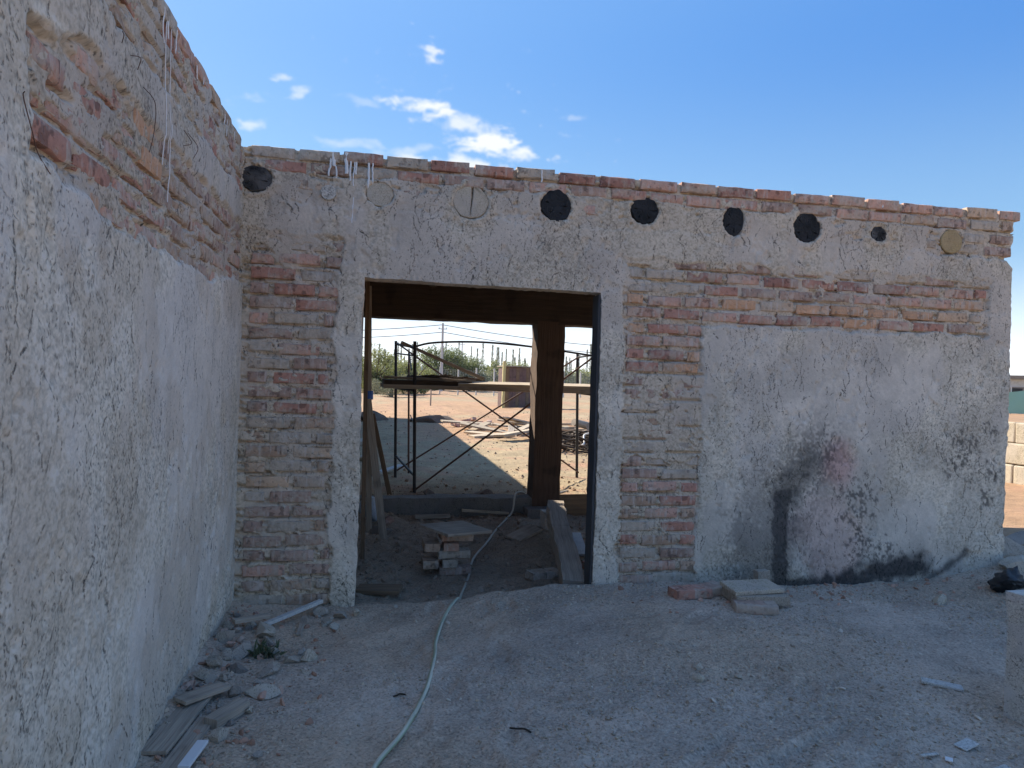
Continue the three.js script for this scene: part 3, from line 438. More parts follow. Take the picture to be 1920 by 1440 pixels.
{
  const W = thing('brick_wall', 'near left wall of pale grey render with a bare brick strip up high', 'wall');
  const us = lines(-0.126, 4.5, 0.009), vs = lines(-0.45, 2.79, 0.009);
  const warp = (u, v) => [u, v > 2.70 ? v + ss(2.70, 2.79, v) * (fbm(u * 9, 1, 3, 53) - 0.5) * 0.03 : v];
  const sheet = wallSheet(us, vs, () => false, leftDepth, leftColor, leftPlace, true, 0.13, warp);
  const bk = new THREE.PlaneGeometry(4.62, 3.23); bk.rotateY(-Math.PI / 2); bk.translate(-0.13, 1.17, 2.187);
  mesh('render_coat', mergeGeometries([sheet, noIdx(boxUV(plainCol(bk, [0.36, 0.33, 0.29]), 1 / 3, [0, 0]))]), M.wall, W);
  const q = Math.PI / 2;
  [2.288, 2.198, 2.108, 2.018, 1.93].forEach((y, k) => course(W, y, 0.05 + (k === 4 ? 0.5 : 0), k === 0 ? 2.42 : k > 2 ? (k === 4 ? 2.3 : 2.72) : 2.68, leftPlace, q, (u) => u > 1.6 ? ['red', 'salmon', 'red', 'salmon', 'orange'] : ['salmon', 'mauve', 'red', 'mauve', 'brown'], { start: k % 2 ? -0.13 : -0.02, d: -0.004 }));
  [2.55, 2.638, 2.722].forEach((y, k) => course(W, y, 0.05, 2.5 - 0.2 * k, leftPlace, q, ['mauve', 'dusty', 'salmon', 'brown', 'red'], { start: k % 2 ? -0.13 : -0.05, d: -0.005 }));
  course(W, 2.790, 0.14, 4.5, leftPlace, q, ['mauve', 'dusty', 'salmon', 'tan', 'brown'], { start: -0.02, deep: true, d: 0.006 });
  const run = (u, v0, v1, w) => { const pts = []; for (let k = 0; k <= 10; k++) { const v = mix(v0, v1, k / 10), x = u + (vn(v * 14 + u * 50, 2, 19) - 0.5) * 0.02; pts.push([Math.max(leftDepth(x, v), leftZones(x, v)[0] > 0.5 ? 0.007 : 0) + 0.0015, v, x]); } const g = tubeGeo(pts, w, 30, 6), p = g.attributes.position; for (let i = 0; i < p.count; i++) { const d0 = Math.max(leftDepth(p.getZ(i), p.getY(i)), 0.006); p.setX(i, d0 + (p.getX(i) - d0) * 0.35 + 0.001); p.setZ(i, p.getZ(i) + (vn(p.getY(i) * 70, u * 30, 3) - 0.5) * 0.006); } g.computeVertexNormals(); mesh('lime_run', g, M.drip, W); };
  for (const [u, a, b, w] of [[1.66, 2.785, 2.22, 0.0045], [1.60, 2.785, 2.28, 0.0035], [1.58, 2.40, 2.10, 0.0045], [1.70, 2.79, 2.66, 0.006], [1.635, 2.79, 2.70, 0.008], [1.53, 2.785, 2.69, 0.006], [1.20, 2.785, 2.73, 0.007], [1.08, 2.785, 2.75, 0.006], [0.62, 2.785, 2.73, 0.008], [0.56, 2.78, 2.69, 0.005], [0.36, 2.785, 2.74, 0.006]]) run(u, a, b, w);
  const wire = pts => mesh('bent_wire', tubeGeo(pts.map(([u, v, d]) => [Math.max(leftDepth(u, v), 0) + (d ?? 0.006), v, u]), 0.0014, 40, 5), M.steelRust, W);
  wire([[2.77, 2.06, 0.02], [2.745, 2.06], [2.70, 2.00], [2.64, 1.96], [2.60, 1.925]]); wire([[1.94, 2.40], [1.86, 2.38, 0.02], [1.80, 2.30, 0.015], [1.815, 2.22]]); wire([[2.22, 2.455, 0.03], [2.18, 2.46, 0.02], [2.15, 2.45]]); wire([[2.09, 2.44, 0.012], [2.05, 2.45, 0.03], [2.03, 2.42, 0.015]]); wire([[1.43, 2.43, 0.01], [1.40, 2.39, 0.03], [1.45, 2.36, 0.01]]); wire([[1.36, 2.44], [1.30, 2.40, 0.03], [1.28, 2.36]]);
}

// --- the long house wing beyond the corner, whose shadow lies on the yard behind
{
  const H = thing('house_wing', 'long low plastered house wing shading the rear yard from the left', 'house', null, [0, 0, 0]);
  const wl = new THREE.BoxGeometry(4.2, 3.3, 19.8); wl.translate(-1.77, 1.075, -10.05); mesh('wall', boxUV(wl, 1 / 3), M.housewall, H);
  const rf = new THREE.BoxGeometry(4.3, 0.10, 19.9); rf.translate(-1.77, 2.777, -10.05); mesh('roof', boxUV(rf, 0.4), M.roofing, H);
}

// --- gallery roof: log joists through the wall, deck, far beam, post and sill
const slope = Math.atan(0.10 / 2.85);
const logLook = [['tarWorn', 'dark grey cracked log end in the corner by the left wall', 'tarD'], ['cutPale', 'pale split log end half buried in render above the doorway left'], ['cutPale', 'pale cracked round log end ringed by a dark gap above the doorway'], ['tar', 'black tarred log end above the doorway, first black one after the pale ones'], ['tar', 'chipped black tarred log end above the right doorway jamb'], ['tar', 'narrow oval black log end over the bare brick band'], ['tar', 'large round black log end over the bare brick band'], ['tarWorn', 'small mottled grey black log end half covered in mortar'], ['cutTan', 'tan log end nearest the free right end of the wall']];
logs.forEach(([x, y, r], k) => {
  const g = thing('roof_log', logLook[k][1], 'log', 'log joists through the back wall', [x, y, 0]);
  g.rotation.x = -slope;
  const ry = logRy[k], cor = [7, 9, 12, 9, 8, 12, 14, 9, 14][k], seed = 60 + k * 7;
  const rad = a => r * (1 + 0.05 * (vn(Math.cos(a) * 5 + 20, Math.sin(a) * 5 + seed, 15) - 0.5) + 0.14 * (vn(Math.cos(a) * 1.5 + 9, Math.sin(a) * 1.5 + seed, 5) - 0.5) - 0.05 * (0.5 - 0.5 * Math.cos(a * cor)) * (cor < 10 ? 1.4 : 0.5));
  const N = 42, shape = new THREE.Shape(); for (let i = 0; i <= N; i++) { const a = i / N * Math.PI * 2, q = rad(a); const px = Math.cos(a) * q, py = Math.sin(a) * q * ry; i ? shape.lineTo(px, py) : shape.moveTo(px, py); }
  const crack = [0.012, 0.008, 0.012, 0.004, 0.005, 0.002, 0.005, 0.004, 0.004][k], tilt = [0.2, 0.22, -0.1, 0.5, 0.6, 0.05, 0.1, 0.7, 0.3][k]; // a drying crack from the rim to past the heart
  const h = new THREE.Path(), c0 = Math.cos(Math.PI / 2 + tilt), s0 = Math.sin(Math.PI / 2 + tilt), T = r * 0.9 * ry, B = -r * (k < 3 ? 0.8 : 0.2) * ry;
  const at = (t, w) => [c0 * t - s0 * w + 0.004 * Math.sin(t * 60), s0 * t + c0 * w]; h.moveTo(...at(T, crack * 0.6)); h.lineTo(...at(T * 0.3, crack * 0.4)); h.lineTo(...at(B, 0.0006)); h.lineTo(...at(B, -0.0006)); h.lineTo(...at(T * 0.3, -crack * 0.4)); h.lineTo(...at(T, -crack * 0.6)); shape.holes.push(h);
  { const rc = rngOf(seed); for (let q = 0; q < (k === 1 || k === 2 || k === 8 ? 0 : 4); q++) { const a = tilt + Math.PI * (0.72 + 0.36 * q) + rc() * 0.2, a0 = r * (0.30 + 0.2 * rc()), a1 = r * (0.6 + 0.22 * rc()), w = 0.0025, cx = Math.cos(a), sx = Math.sin(a), e = new THREE.Path(); e.moveTo(cx * a0, sx * a0 * ry); e.lineTo(cx * a1 - sx * w, (sx * a1 + cx * w) * ry); e.lineTo(cx * a1 + sx * w, (sx * a1 - cx * w) * ry); e.closePath(); shape.holes.push(e); } }
  const face = new THREE.ExtrudeGeometry(shape, { depth: 0.022, bevelEnabled: true, bevelThickness: 0.005, bevelSize: 0.004, bevelOffset: -0.004, bevelSegments: 1, curveSegments: 4 }); face.scale(1.06, 1.06, 1); face.translate(0, 0, -0.018);
  mesh('cut_end', boxUV(face, 1.3), M[logLook[k][0]], g);
  const body = new THREE.CylinderGeometry(r * 0.93, r * 0.90, 3.42, 18, 12, false); body.rotateX(Math.PI / 2); body.scale(1, ry, 1); body.translate(0, 0, -1.735);
  const p = body.attributes.position; for (let i = 0; i < p.count; i++) { const z = p.getZ(i), a = 1 + 0.08 * (vn(z * 2 + seed, Math.atan2(p.getY(i), p.getX(i)) * 1.2, 6) - 0.5); p.setX(i, p.getX(i) * a); p.setY(i, p.getY(i) * a); } body.computeVertexNormals();
  const uv = body.attributes.uv; for (let i = 0; i < uv.count; i++) uv.setXY(i, p.getZ(i) * 0.8, uv.getX(i) * 0.6); mesh('shaft', body, M.log, g);
});
{
  const D = thing('roof_deck', 'board deck of the gallery roof lying on the log joists', 'roof', null, [2.88, 2.685, -0.135]); D.rotation.x = -slope;
  for (let k = 0; k < 12; k++) { const g = beamGeo(5.14, 0.05, 0.268, 0.004); const m = mesh('board', g, M.woodBrown, D); m.position.set(0, 0.055, -0.14 - k * 0.276); }
  tag(mesh('support_beam', longBeam(5.15, 0.46, 0.30, 60, 0.016, 0), M.woodDark), 'massive dark beam across the far side of the gallery', 'beam').position.set(2.9, 2.30, -3.0);
  tag(mesh('support_post', longBeam(0.30, 1.98, 0.28, 40, 0.016, 1), M.woodPost), 'thick square brown post carrying the dark beam behind the doorway', 'post').position.set(2.65, 1.11, -2.99);
  tag(mesh('low_sill', longBeam(2.5, 0.40, 0.24, 40, 0.03, 0), M.kerb), 'low dark masonry sill across the floor left of the brown post', 'sill').position.set(1.56, 0.01, -2.985);
  tag(mesh('masonry_block', longBeam(0.42, 0.34, 0.30, 6, 0.02, 0), M.kerb), 'dark footing block under the brown post', 'footing').position.set(2.62, -0.045, -2.82);
}

// ------------------------------------------------------------------ added strip that darkens the right doorway reveal
{ const m = mesh('dark_reveal_strip', longBeam(0.016, 2.0, 0.125, 24, 0.004, 1), std([0.075, 0.08, 0.088], { roughness: 0.8, map: woodMap })); m.position.set(2.258, 1.045, -0.066); tag(m, 'added dark strip that darkens the right reveal of the doorway', 'added strip'); }
// ------------------------------------------------------------------ in the gallery
const gy = groundY;
{
  // bricks stacked in pairs with a board on top
  const base = gy(1.47, -1.1) - 0.005, Q = Math.PI / 2;
  const lay = [[[1.47, -0.98, 0], [1.48, -1.12, 0]], [[1.395, -0.94, Q], [1.55, -0.96, Q]], [[1.46, -0.97, 0], [1.47, -1.11, 0]], [[1.40, -0.94, Q], [1.555, -0.95, Q]], [[1.48, -0.98, 0], [1.47, -1.12, 0]]];
  const tn = ['mauve', 'brown', 'dusty', 'brown', 'salmon'], where = ['lowest', 'second', 'middle', 'fourth', 'topmost'];
  lay.forEach((row, k) => row.forEach(([x, z, a], i) => { const m = mesh('loose_brick', bricksLoose[(k * 2 + i) % 14], M['b_' + tn[(k + i) % 5]]); m.position.set(a ? x - 0.06 : x, base + 0.033 + k * 0.066, a ? z - 0.12 : z); m.rotation.y = a + rr(-0.05, 0.05); tag(m, `${tn[(k + i) % 5] === 'salmon' ? 'reddish' : 'dusty'} brick in the ${where[k]} layer of the stack on the gallery floor, ${i ? (k % 2 ? 'right' : 'rear') : (k % 2 ? 'left' : 'front')} one`, 'brick', 'bricks stacked on the gallery floor'); }));
  const top = base + 0.033 * 2 + 4 * 0.066 + 0.004;
  const b = mesh('board', beamGeo(0.42, 0.022, 0.40, 0.004, 0.004), M.woodGrey); b.position.set(1.47, top + 0.020, -1.05); b.rotation.set(0.02, 0.5, -0.05); tag(b, 'square grey board lying on the brick stack in the gallery', 'board');
}
{
  const T = mesh('timber', longBeam(0.15, 0.16, 1.9, 24, 0.025, 2, 0.7), M.woodGrey); T.position.set(2.365, 0.135, -1.12); T.rotation.set(0.125, -0.18, 0.0, 'YXZ'); tag(T, 'thick weathered timber sloping from the doorway jamb to the brown post', 'timber');
  const B = mesh('masonry_block', longBeam(0.2, 0.34, 0.2, 6, 0.02, 1), M.concrete); B.position.set(2.535, 0.04, -2.10); tag(B, 'rough grey block propping the far end of the timber', 'block');
  const W = mesh('board', beamGeo(0.09, 0.02, 0.85, 0.003, 0.004), M.whiteDirty); W.position.set(2.66, gy(2.66, -1.6) + 0.03, -1.62); W.rotation.y = -0.21; tag(W, 'narrow whitish board beside the thick timber', 'board');
  const P1 = mesh('board', beamGeo(0.75, 0.24, 0.03, 0.003, 0.006), M.woodForm); P1.position.set(3.18, 0.12, -2.93); P1.rotation.set(-0.1, -0.05, 0.02); tag(P1, 'brown formwork board on edge right of the post', 'board');
  const P2 = mesh('board', beamGeo(0.5, 0.05, 0.16, 0.003, 0.006), M.woodPale); P2.position.set(3.42, 0.262, -3.02); P2.rotation.y = -0.08; tag(P2, 'pale plank lying on the formwork board', 'plank');
  const bl = [[2.13, -0.72, 0.3, 'dusty', 'dusty brick on the gallery floor left of the timber foot'], [2.40, -0.58, 0.08, 'mauve', 'brick against the doorway right jamb behind the timber'], [2.41, -0.36, -0.1, 'mauve', 'brick lying low behind the doorway right jamb'], [2.66, -1.05, 0.9, 'red', 'reddish brick beyond the white board']];
  for (const [x, z, a, t, l] of bl) { const m = mesh('loose_brick', pick(bricksLoose), M['b_' + t]); m.position.set(x, gy(x, z) + 0.028, z + 0.06); m.rotation.set(rr(-0.06, 0.06), a, rr(-0.06, 0.06)); tag(m, l, 'brick', 'loose bricks in the gallery'); }
  const fl = mesh('board', beamGeo(0.30, 0.02, 0.18, 0.003, 0.006), M.woodGrey); fl.position.set(2.18, gy(2.18, -1.75) + 0.02, -1.75); fl.rotation.set(0.1, 0.6, 0.15); tag(fl, 'short grey board on the dirt heap left of the timber', 'board');
  const br = mesh('board', beamGeo(0.36, 0.035, 0.06, 0.003, 0.004), M.woodGrey); br.position.set(1.43, gy(1.43, -2.74) + 0.035, -2.72); br.rotation.y = 0.06; tag(br, 'short grey batten against the low sill behind the brick stack', 'batten');
  const b2 = mesh('batten', beamGeo(0.5, 0.025, 0.03, 0.003, 0.004), M.woodPale); b2.position.set(1.98, gy(1.98, -2.74) + 0.05, -2.74); b2.rotation.set(0, 0.04, -0.08); tag(b2, 'thin pale batten leaning on the low sill beside the hose', 'batten');
  // left side: leaning poles and boards, sack, slab
  const lean = (name, a, b, w, t, mat, label) => { const A = new THREE.Vector3(...a), B = new THREE.Vector3(...b), m = mesh(name, beamGeo(w, A.distanceTo(B), t, 0.003, 0.01), mat); m.position.copy(A).add(B).multiplyScalar(0.5); m.quaternion.setFromUnitVectors(new THREE.Vector3(0, 1, 0), B.clone().sub(A).normalize()); return tag(m, label, name.includes('pole') ? 'pole' : 'board'); };
  lean('wooden_pole', [0.755, gy(0.755, -1.5) - 0.03, -1.5], [0.725, 2.46, -1.5], 0.035, 0.04, M.woodBrown, 'thin upright wooden pole just inside the left jamb');
  lean('wooden_pole', [0.80, gy(0.80, -2.2) - 0.03, -2.2], [0.735, 2.30, -2.25], 0.05, 0.05, M.woodGrey, 'grey upright pole behind the left jamb with blue tape');
  lean('board', [0.935, gy(0.935, -2.0) - 0.02, -2.0], [0.75, 1.25, -2.15], 0.07, 0.02, M.woodGrey, 'long grey board leaning inside the left jamb');
  lean('board', [1.02, 0.14, -3.25], [0.80, 1.05, -3.35], 0.05, 0.02, M.woodBrown, 'thin brown board leaning beyond the low sill');
  const tp = mesh('tape', new THREE.CylinderGeometry(0.042, 0.042, 0.08, 10), M.blue); tp.position.set(0.763, 1.28, -2.23); tag(tp, 'blue tape wound round the grey pole', 'tape');
  let sg = stoneGeo(77, 0.10, 0.15, 0.09, 0.2, 3); const sk = mesh('sack', sg, M.sack); sk.position.set(0.80, gy(0.80, -2.35) + 0.13, -2.35); sk.rotation.z = 0.25; tag(sk, 'pale blue cement sack slumped behind the left jamb', 'sack');
  const sl = mesh('brick_slab', beamGeo(0.14, 0.03, 0.10, 0.006, 0.006), M.b_salmon); sl.position.set(0.95, gy(0.95, -2.3) + 0.06, -2.3); sl.rotation.set(0.2, 0.5, 0.3); tag(sl, 'pinkish broken slab beside the pale blue sack', 'slab');
  const sp = mesh('stone', stoneGeo(78, 0.12, 0.06, 0.08), M.stoneDark); sp.position.set(0.87, gy(0.87, -2.28) + 0.0, -2.22); tag(sp, 'dark stone under the pinkish slab in the gallery', 'stone');
  const dk = mesh('board', beamGeo(0.30, 0.03, 0.12, 0.004, 0.01), M.woodBrown); dk.position.set(0.88, gy(0.88, -0.42) + 0.03, -0.40); dk.rotation.set(0.1, -0.25, 0.06); tag(dk, 'dark board lying just inside the left jamb', 'board');
}

// ------------------------------------------------------------------ hose
{
  const way = [[0.80, 2.6], [0.815, 2.2], [0.841, 1.93], [0.956, 1.666], [1.075, 1.29], [1.146, 0.92], [1.17, 0.70], [1.255, 0.32], [1.335, 0.07], [1.375, -0.02], [1.40, -0.22], [1.446, -0.42], [1.565, -0.92], [1.66, -1.33], [1.83, -1.72], [2.01, -2.2], [2.17, -2.55], [2.27, -2.76], [2.31, -2.86], [2.37, -3.0], [2.46, -3.12], [2.56, -3.2], [2.75, -3.32], [3.1, -3.6]];
  const pts = way.map(([x, z]) => [x, gy(x, z) + 0.008, z]); pts[17][1] = 0.10; pts[18][1] = 0.235; pts[19][1] = 0.245; pts[20][1] = 0.22;
  const N = 420, K = 10, g = new THREE.TubeGeometry(new THREE.CatmullRomCurve3(pts.map(p => new THREE.Vector3(...p))), N, 0.0098, K), c = new Float32Array(g.attributes.position.count * 3);
  for (let i = 0; i <= N; i++) for (let k = 0; k <= K; k++) { const s = ((k % K) + Math.floor(i / 34)) % 5, dirt = 0.55 + 0.65 * fbm(i * 0.12, k * 0.5, 4, 5); const q = s < 3 ? [0.66, 0.64, 0.50] : [0.38, 0.44, 0.28]; const o = (i * (K + 1) + k) * 3; for (let a = 0; a < 3; a++) c[o + a] = mix(q[a], [0.56, 0.49, 0.40][a], ss(110, 230, i) * 0.85) * dirt; }
  g.setAttribute('color', new THREE.BufferAttribute(c, 3)); tag(mesh('garden_hose', g, M.hose), 'dusty striped green garden hose running through the doorway', 'hose');
}

// ------------------------------------------------------------------ scaffold behind the gallery
{
  const S = thing('scaffold', 'black tubular scaffold tower behind the gallery', 'scaffold', null, [0, 0, 0]);
  const G = (x, z) => gy(x, z) - 0.01, r = 0.019, U = [[1.285, -3.45, 1.86], [1.115, -4.75, 1.92], [3.42, -3.45, 1.86], [3.56, -4.8, 1.86]];
  for (const [x, z, h] of U) { mesh('upright', rodGeo([x, G(x, z), z], [x - 0.045, h, z], r, 10), M.steel, S); }
  mesh('upright', rodGeo([1.30, G(1.3, -5.1), -5.1], [1.255, 1.84, -5.1], 0.013, 8), M.steelRust, S);
  const rail = (a, b, rad = 0.014, m = M.steel) => mesh('rail', rodGeo(a, b, rad), m, S), brace = (a, b) => mesh('brace', rodGeo(a, b, 0.011), M.steelRust, S);
  rail([1.24, 1.79, -3.45], [1.075, 1.88, -4.75]); rail([1.24, 1.70, -3.45], [1.075, 1.76, -4.75], 0.010); rail([1.28, 0.36, -3.45], [1.11, 0.44, -4.75]); rail([1.25, 1.312, -3.45], [1.08, 1.312, -4.75]); rail([3.39, 1.80, -3.45], [3.53, 1.80, -4.8]); rail([3.40, 1.312, -3.45], [3.54, 1.312, -4.8]);
  rail([1.255, 1.55, -4.3], [1.255, 1.84, -5.1], 0.009); rail([1.28, 0.9, -3.45], [1.30, 0.95, -5.1], 0.007);
  brace([1.292, 0.21, -3.43], [3.40, 1.83, -3.43]); brace([1.12, 0.24, -4.77], [3.55, 2.32 - 0.50, -4.77]); brace([1.07, 1.90, -4.72], [3.56, 0.24, -4.72]);
  mesh('guard_rail', tubeGeo([[1.24, 1.80, -3.45], [1.40, 1.845, -3.45], [1.91, 1.88, -3.45], [2.4, 1.865, -3.46], [2.9, 1.82, -3.45], [3.39, 1.765, -3.45]], 0.012, 40, 7), M.steel, S);
  const pl = (x, y, z, w, h, d, mat, label, ry = 0, rz = 0) => { const m = mesh('scaffold_plank', beamGeo(w, h, d, 0.005, 0.02, 0.7), mat); m.position.set(x, y, z); m.rotation.set(y === 1.402 ? 0.07 : 0, ry, rz); tag(m, label, 'plank', 'planks on the scaffold'); };
  pl(2.16, 1.352, -3.55, 2.50, 0.045, 0.26, M.woodGrey, 'front lower plank of the scaffold deck'); pl(2.20, 1.352, -3.84, 2.6, 0.045, 0.26, M.woodGrey, 'second lower plank of the scaffold deck', 0.01); pl(2.26, 1.352, -4.13, 2.75, 0.045, 0.26, M.woodGrey, 'third lower plank of the scaffold deck', -0.01); pl(2.3, 1.352, -4.42, 2.8, 0.045, 0.26, M.woodGrey, 'rearmost lower plank of the scaffold deck');
  pl(2.62, 1.402, -3.56, 1.75, 0.045, 0.25, M.woodPale, 'pale upper plank at the front right of the scaffold deck', 0.005); pl(2.66, 1.402, -3.86, 1.7, 0.045, 0.25, M.woodPale, 'pale upper plank behind the front one on the scaffold', -0.01); pl(2.7, 1.402, -4.2, 1.75, 0.045, 0.28, M.woodPale, 'rear pale upper plank of the scaffold deck', 0.01);
  pl(1.40, 1.400, -3.58, 0.98, 0.05, 0.24, M.woodDark, 'dark plank end jutting left over the scaffold deck', 0.03); pl(1.45, 1.440, -3.75, 1.05, 0.028, 0.22, M.woodGrey, 'grey plank laid on the dark plank on the scaffold', -0.05, -0.015); pl(1.42, 1.40, -4.1, 1.0, 0.05, 0.26, M.woodDark, 'dark plank at the back left of the scaffold deck', 0.05);
  const lb = mesh('leaning_plank', beamGeo(1.05, 0.036, 0.07, 0.004, 0.008), M.woodGrey); lb.position.set(1.585, 1.66, -3.72); lb.rotation.z = -0.385; tag(lb, 'grey plank leaning from the scaffold rail down to the deck', 'plank');
  const brush = []; const r2 = rngOf(51); for (let k = 0; k < 34; k++) { const x = mix(1.3, 2.0, r2()), z = mix(-4.1, -3.6, r2()), a = (r2() - 0.5) * 0.9, l = 0.15 + r2() * 0.35; brush.push(rodGeo([x - l / 2, 1.435 + r2() * 0.05, z - a * l / 2], [x + l / 2, 1.435 + r2() * 0.07, z + a * l / 2], 0.005 + r2() * 0.006, 5)); }
  const bm = mesh('brushwood', merge(brush), M.woodDark); tag(bm, 'tangle of dark sticks and laths on the scaffold deck', 'sticks');
}

// ------------------------------------------------------------------ rubble beside the left wall and in the yard
const put = (m, x, z, up, rot) => { m.position.set(x, gy(x, z) + up, z); if (rot) m.rotation.set(...rot); return m; };
{
  const st = (seed, x, z, sx, sy, sz, mat, label, rot, up = 0.35, group) => tag(put(mesh('stone', stoneGeo(seed, sx * 0.88, sy * 0.88, sz * 0.88), mat), x, z, sy * (up - 0.25), rot ?? [rr(-0.2, 0.2), rr(0, 6), rr(-0.2, 0.2)]), label, 'stone', group);
  const bar = (name, a, b, w, h, mat, label, cat, lift = 0.012, lift2) => { const A = new THREE.Vector3(a[0], gy(...a) + lift, a[1]), B = new THREE.Vector3(b[0], gy(...b) + (lift2 ?? lift), b[1]), m = mesh(name, beamGeo(A.distanceTo(B), h, w, 0.002, 0.003), mat); m.position.copy(A).add(B).multiplyScalar(0.5); m.quaternion.setFromUnitVectors(new THREE.Vector3(1, 0, 0), B.clone().sub(A).normalize()); return tag(m, label, cat); };
  bar('batten', [0.255, 0.42], [0.53, 0.085], 0.032, 0.02, M.whiteDirty, 'long white batten leaning on rubble at the brick pier foot', 'batten', 0.03, 0.065);
  bar('batten', [0.09, 0.44], [0.26, 0.33], 0.045, 0.02, M.woodGrey, 'short grey batten end in the corner rubble', 'batten', 0.045, 0.05);
  bar('batten', [0.438, 0.50], [0.45, 0.27], 0.028, 0.014, M.woodGrey, 'small pale lath under the white batten', 'lath', 0.012, 0.03);
  bar('board', [0.05, 1.74], [0.115, 1.26], 0.10, 0.016, M.woodGrey, 'flat weathered plank along the foot of the left wall', 'plank', 0.014);
  bar('board', [0.12, 1.95], [0.18, 1.46], 0.075, 0.016, M.woodGrey, 'flat weathered plank outermost along the left wall foot', 'plank', 0.012);
  bar('board', [0.055, 1.40], [0.20, 1.22], 0.08, 0.016, M.woodGrey, 'short plank crossing the far end of the flat planks', 'plank', 0.03);
  bar('wood_block', [0.205, 1.535], [0.30, 1.355], 0.065, 0.045, M.woodGrey, 'chunky wood block below the large pale stone', 'block', 0.02);
  bar('tile_strip', [0.185, 1.86], [0.215, 1.70], 0.042, 0.012, M.white, 'bright white tile strip at the bottom by the left wall', 'tile', 0.03, 0.034);
  st(11, 0.08, 0.62, 0.065, 0.055, 0.05, M.stone, 'squarish grey block in the rubble against the left wall', [0.2, 0.4, 0.3], 0.7); st(12, 0.16, 0.79, 0.085, 0.035, 0.045, M.stone, 'long grey chunk below the squarish block in the rubble', [0.1, 0.7, 0.2], 0.6); st(13, 0.25, 0.49, 0.08, 0.05, 0.06, M.stonePale, 'pale chunk under the white batten', undefined, 0.6);
  st(14, 0.44, 0.86, 0.075, 0.03, 0.045, M.stone, 'flat grey stone right of the weed', [0, 0.8, 0.1], 0.6); st(15, 0.515, 0.87, 0.05, 0.042, 0.04, M.stonePale, 'roundish pale stone at the right edge of the rubble', undefined, 0.6); st(16, 0.365, 1.03, 0.075, 0.028, 0.04, M.stone, 'grey stone touching the large pale stone', [0, 0.9, 0.15], 0.8); st(17, 0.345, 1.235, 0.085, 0.04, 0.05, M.stonePale, 'large pale flat stone on the rubble edge', [0.05, -0.12, -0.05], 0.65);
  st(18, 0.25, 1.625, 0.06, 0.034, 0.038, M.stonePale, 'angular pale stone below the wood block', [0, 0.4, 0], 0.6); st(19, 0.33, 1.395, 0.022, 0.018, 0.018, M.stonePale, 'small pale stone beside the wood block', undefined, 0.6); st(20, 0.415, 1.76, 0.028, 0.02, 0.022, M.stone, 'lone round pebble at the bottom left of the yard', undefined, 0.5); st(21, 0.52, 1.02, 0.04, 0.012, 0.022, M.stonePale, 'thin pale chip below the roundish pale stone', undefined, 0.6);
  st(22, 0.09, 0.95, 0.045, 0.04, 0.04, M.stone, 'grey lump against the left wall above the planks', undefined, 0.6); st(23, 0.07, 1.09, 0.05, 0.035, 0.045, M.stone, 'grey lump at the far end of the flat planks', undefined, 0.6); st(24, 0.20, 0.97, 0.06, 0.045, 0.045, M.stoneDark, 'dark lump in the middle of the rubble', undefined, 0.5);
  st(25, 0.575, 0.30, 0.05, 0.03, 0.035, M.stone, 'grey chunk right of the white batten tip', undefined, 0.6); st(26, 0.655, 0.17, 0.06, 0.045, 0.05, M.stone, 'largest grey chunk at the left jamb foot', undefined, 0.6); st(27, 0.745, 0.16, 0.035, 0.03, 0.03, M.stonePale, 'pale lump at the very corner of the left jamb', undefined, 0.6); st(28, 0.63, 0.36, 0.045, 0.025, 0.03, M.stonePale, 'pale flat chunk in front of the left jamb', undefined, 0.6); st(29, 0.53, 0.15, 0.045, 0.035, 0.04, M.stone, 'grey chunk behind the white batten tip', undefined, 0.6);
  const r = rngOf(321); for (let k = 0; k < 70; k++) { const t = r(), x = 0.04 + r() * r() * 0.62, z = 0.12 + t * 1.45, s = 0.010 + r() * r() * 0.026; st(200 + k, x, z, s * 1.3, s, s, [M.stone, M.b_salmon, M.stoneDark, M.stone, M.b_mauve][k % 5], 'small broken chip in the rubble heap along the left wall', undefined, 0.7, 'small chips in the rubble'); }
  for (const [x, z, s, l] of [[2.37, 1.36, 0.026, 'pale egg sized stone in the middle of the yard'], [2.31, 1.47, 0.024, 'squarish grey stone just below the pale egg sized one'], [2.53, 1.46, 0.018, 'small pale stone right of the pair in the yard']]) st(Math.round(x * 100), x, z, s * 1.3, s, s, M.stonePale, l, undefined, 0.6);
  st(31, 4.45, 0.52, 0.09, 0.05, 0.05, M.stonePale, 'pale stone before the scorched wall foot', undefined, 0.5);
  // weed
  const W = thing('weed', 'small green weed growing in the rubble', 'weed', null, [0.30, gy(0.30, 0.76), 0.76]); const bl = [], r3 = rngOf(8);
  for (let k = 0; k < 60; k++) { const a = r3() * 6.28, l = 0.03 + r3() * 0.06, w = 0.004 + r3() * 0.005, el = 0.3 + r3() * 0.9, ox = (r3() - 0.5) * 0.12, oz = (r3() - 0.5) * 0.12, g = new THREE.BufferGeometry(), cx = Math.cos(a), cz = Math.sin(a), hx = Math.cos(el) * l, hy = Math.sin(el) * l; g.setAttribute('position', new THREE.Float32BufferAttribute([ox - cz * w, 0, oz + cx * w, ox + cz * w, 0, oz - cx * w, ox + cx * hx * 0.6 + cz * w, hy * 0.8, oz + cz * hx * 0.6 - cx * w, ox + cx * hx, hy, oz + cz * hx], 3)); g.setIndex([0, 1, 2, 0, 2, 3]); g.computeVertexNormals(); g.setAttribute('uv', new THREE.Float32BufferAttribute(new Array(8).fill(0), 2)); bl.push(g); }
  mesh('blades', merge(bl), M.weed, W);
}
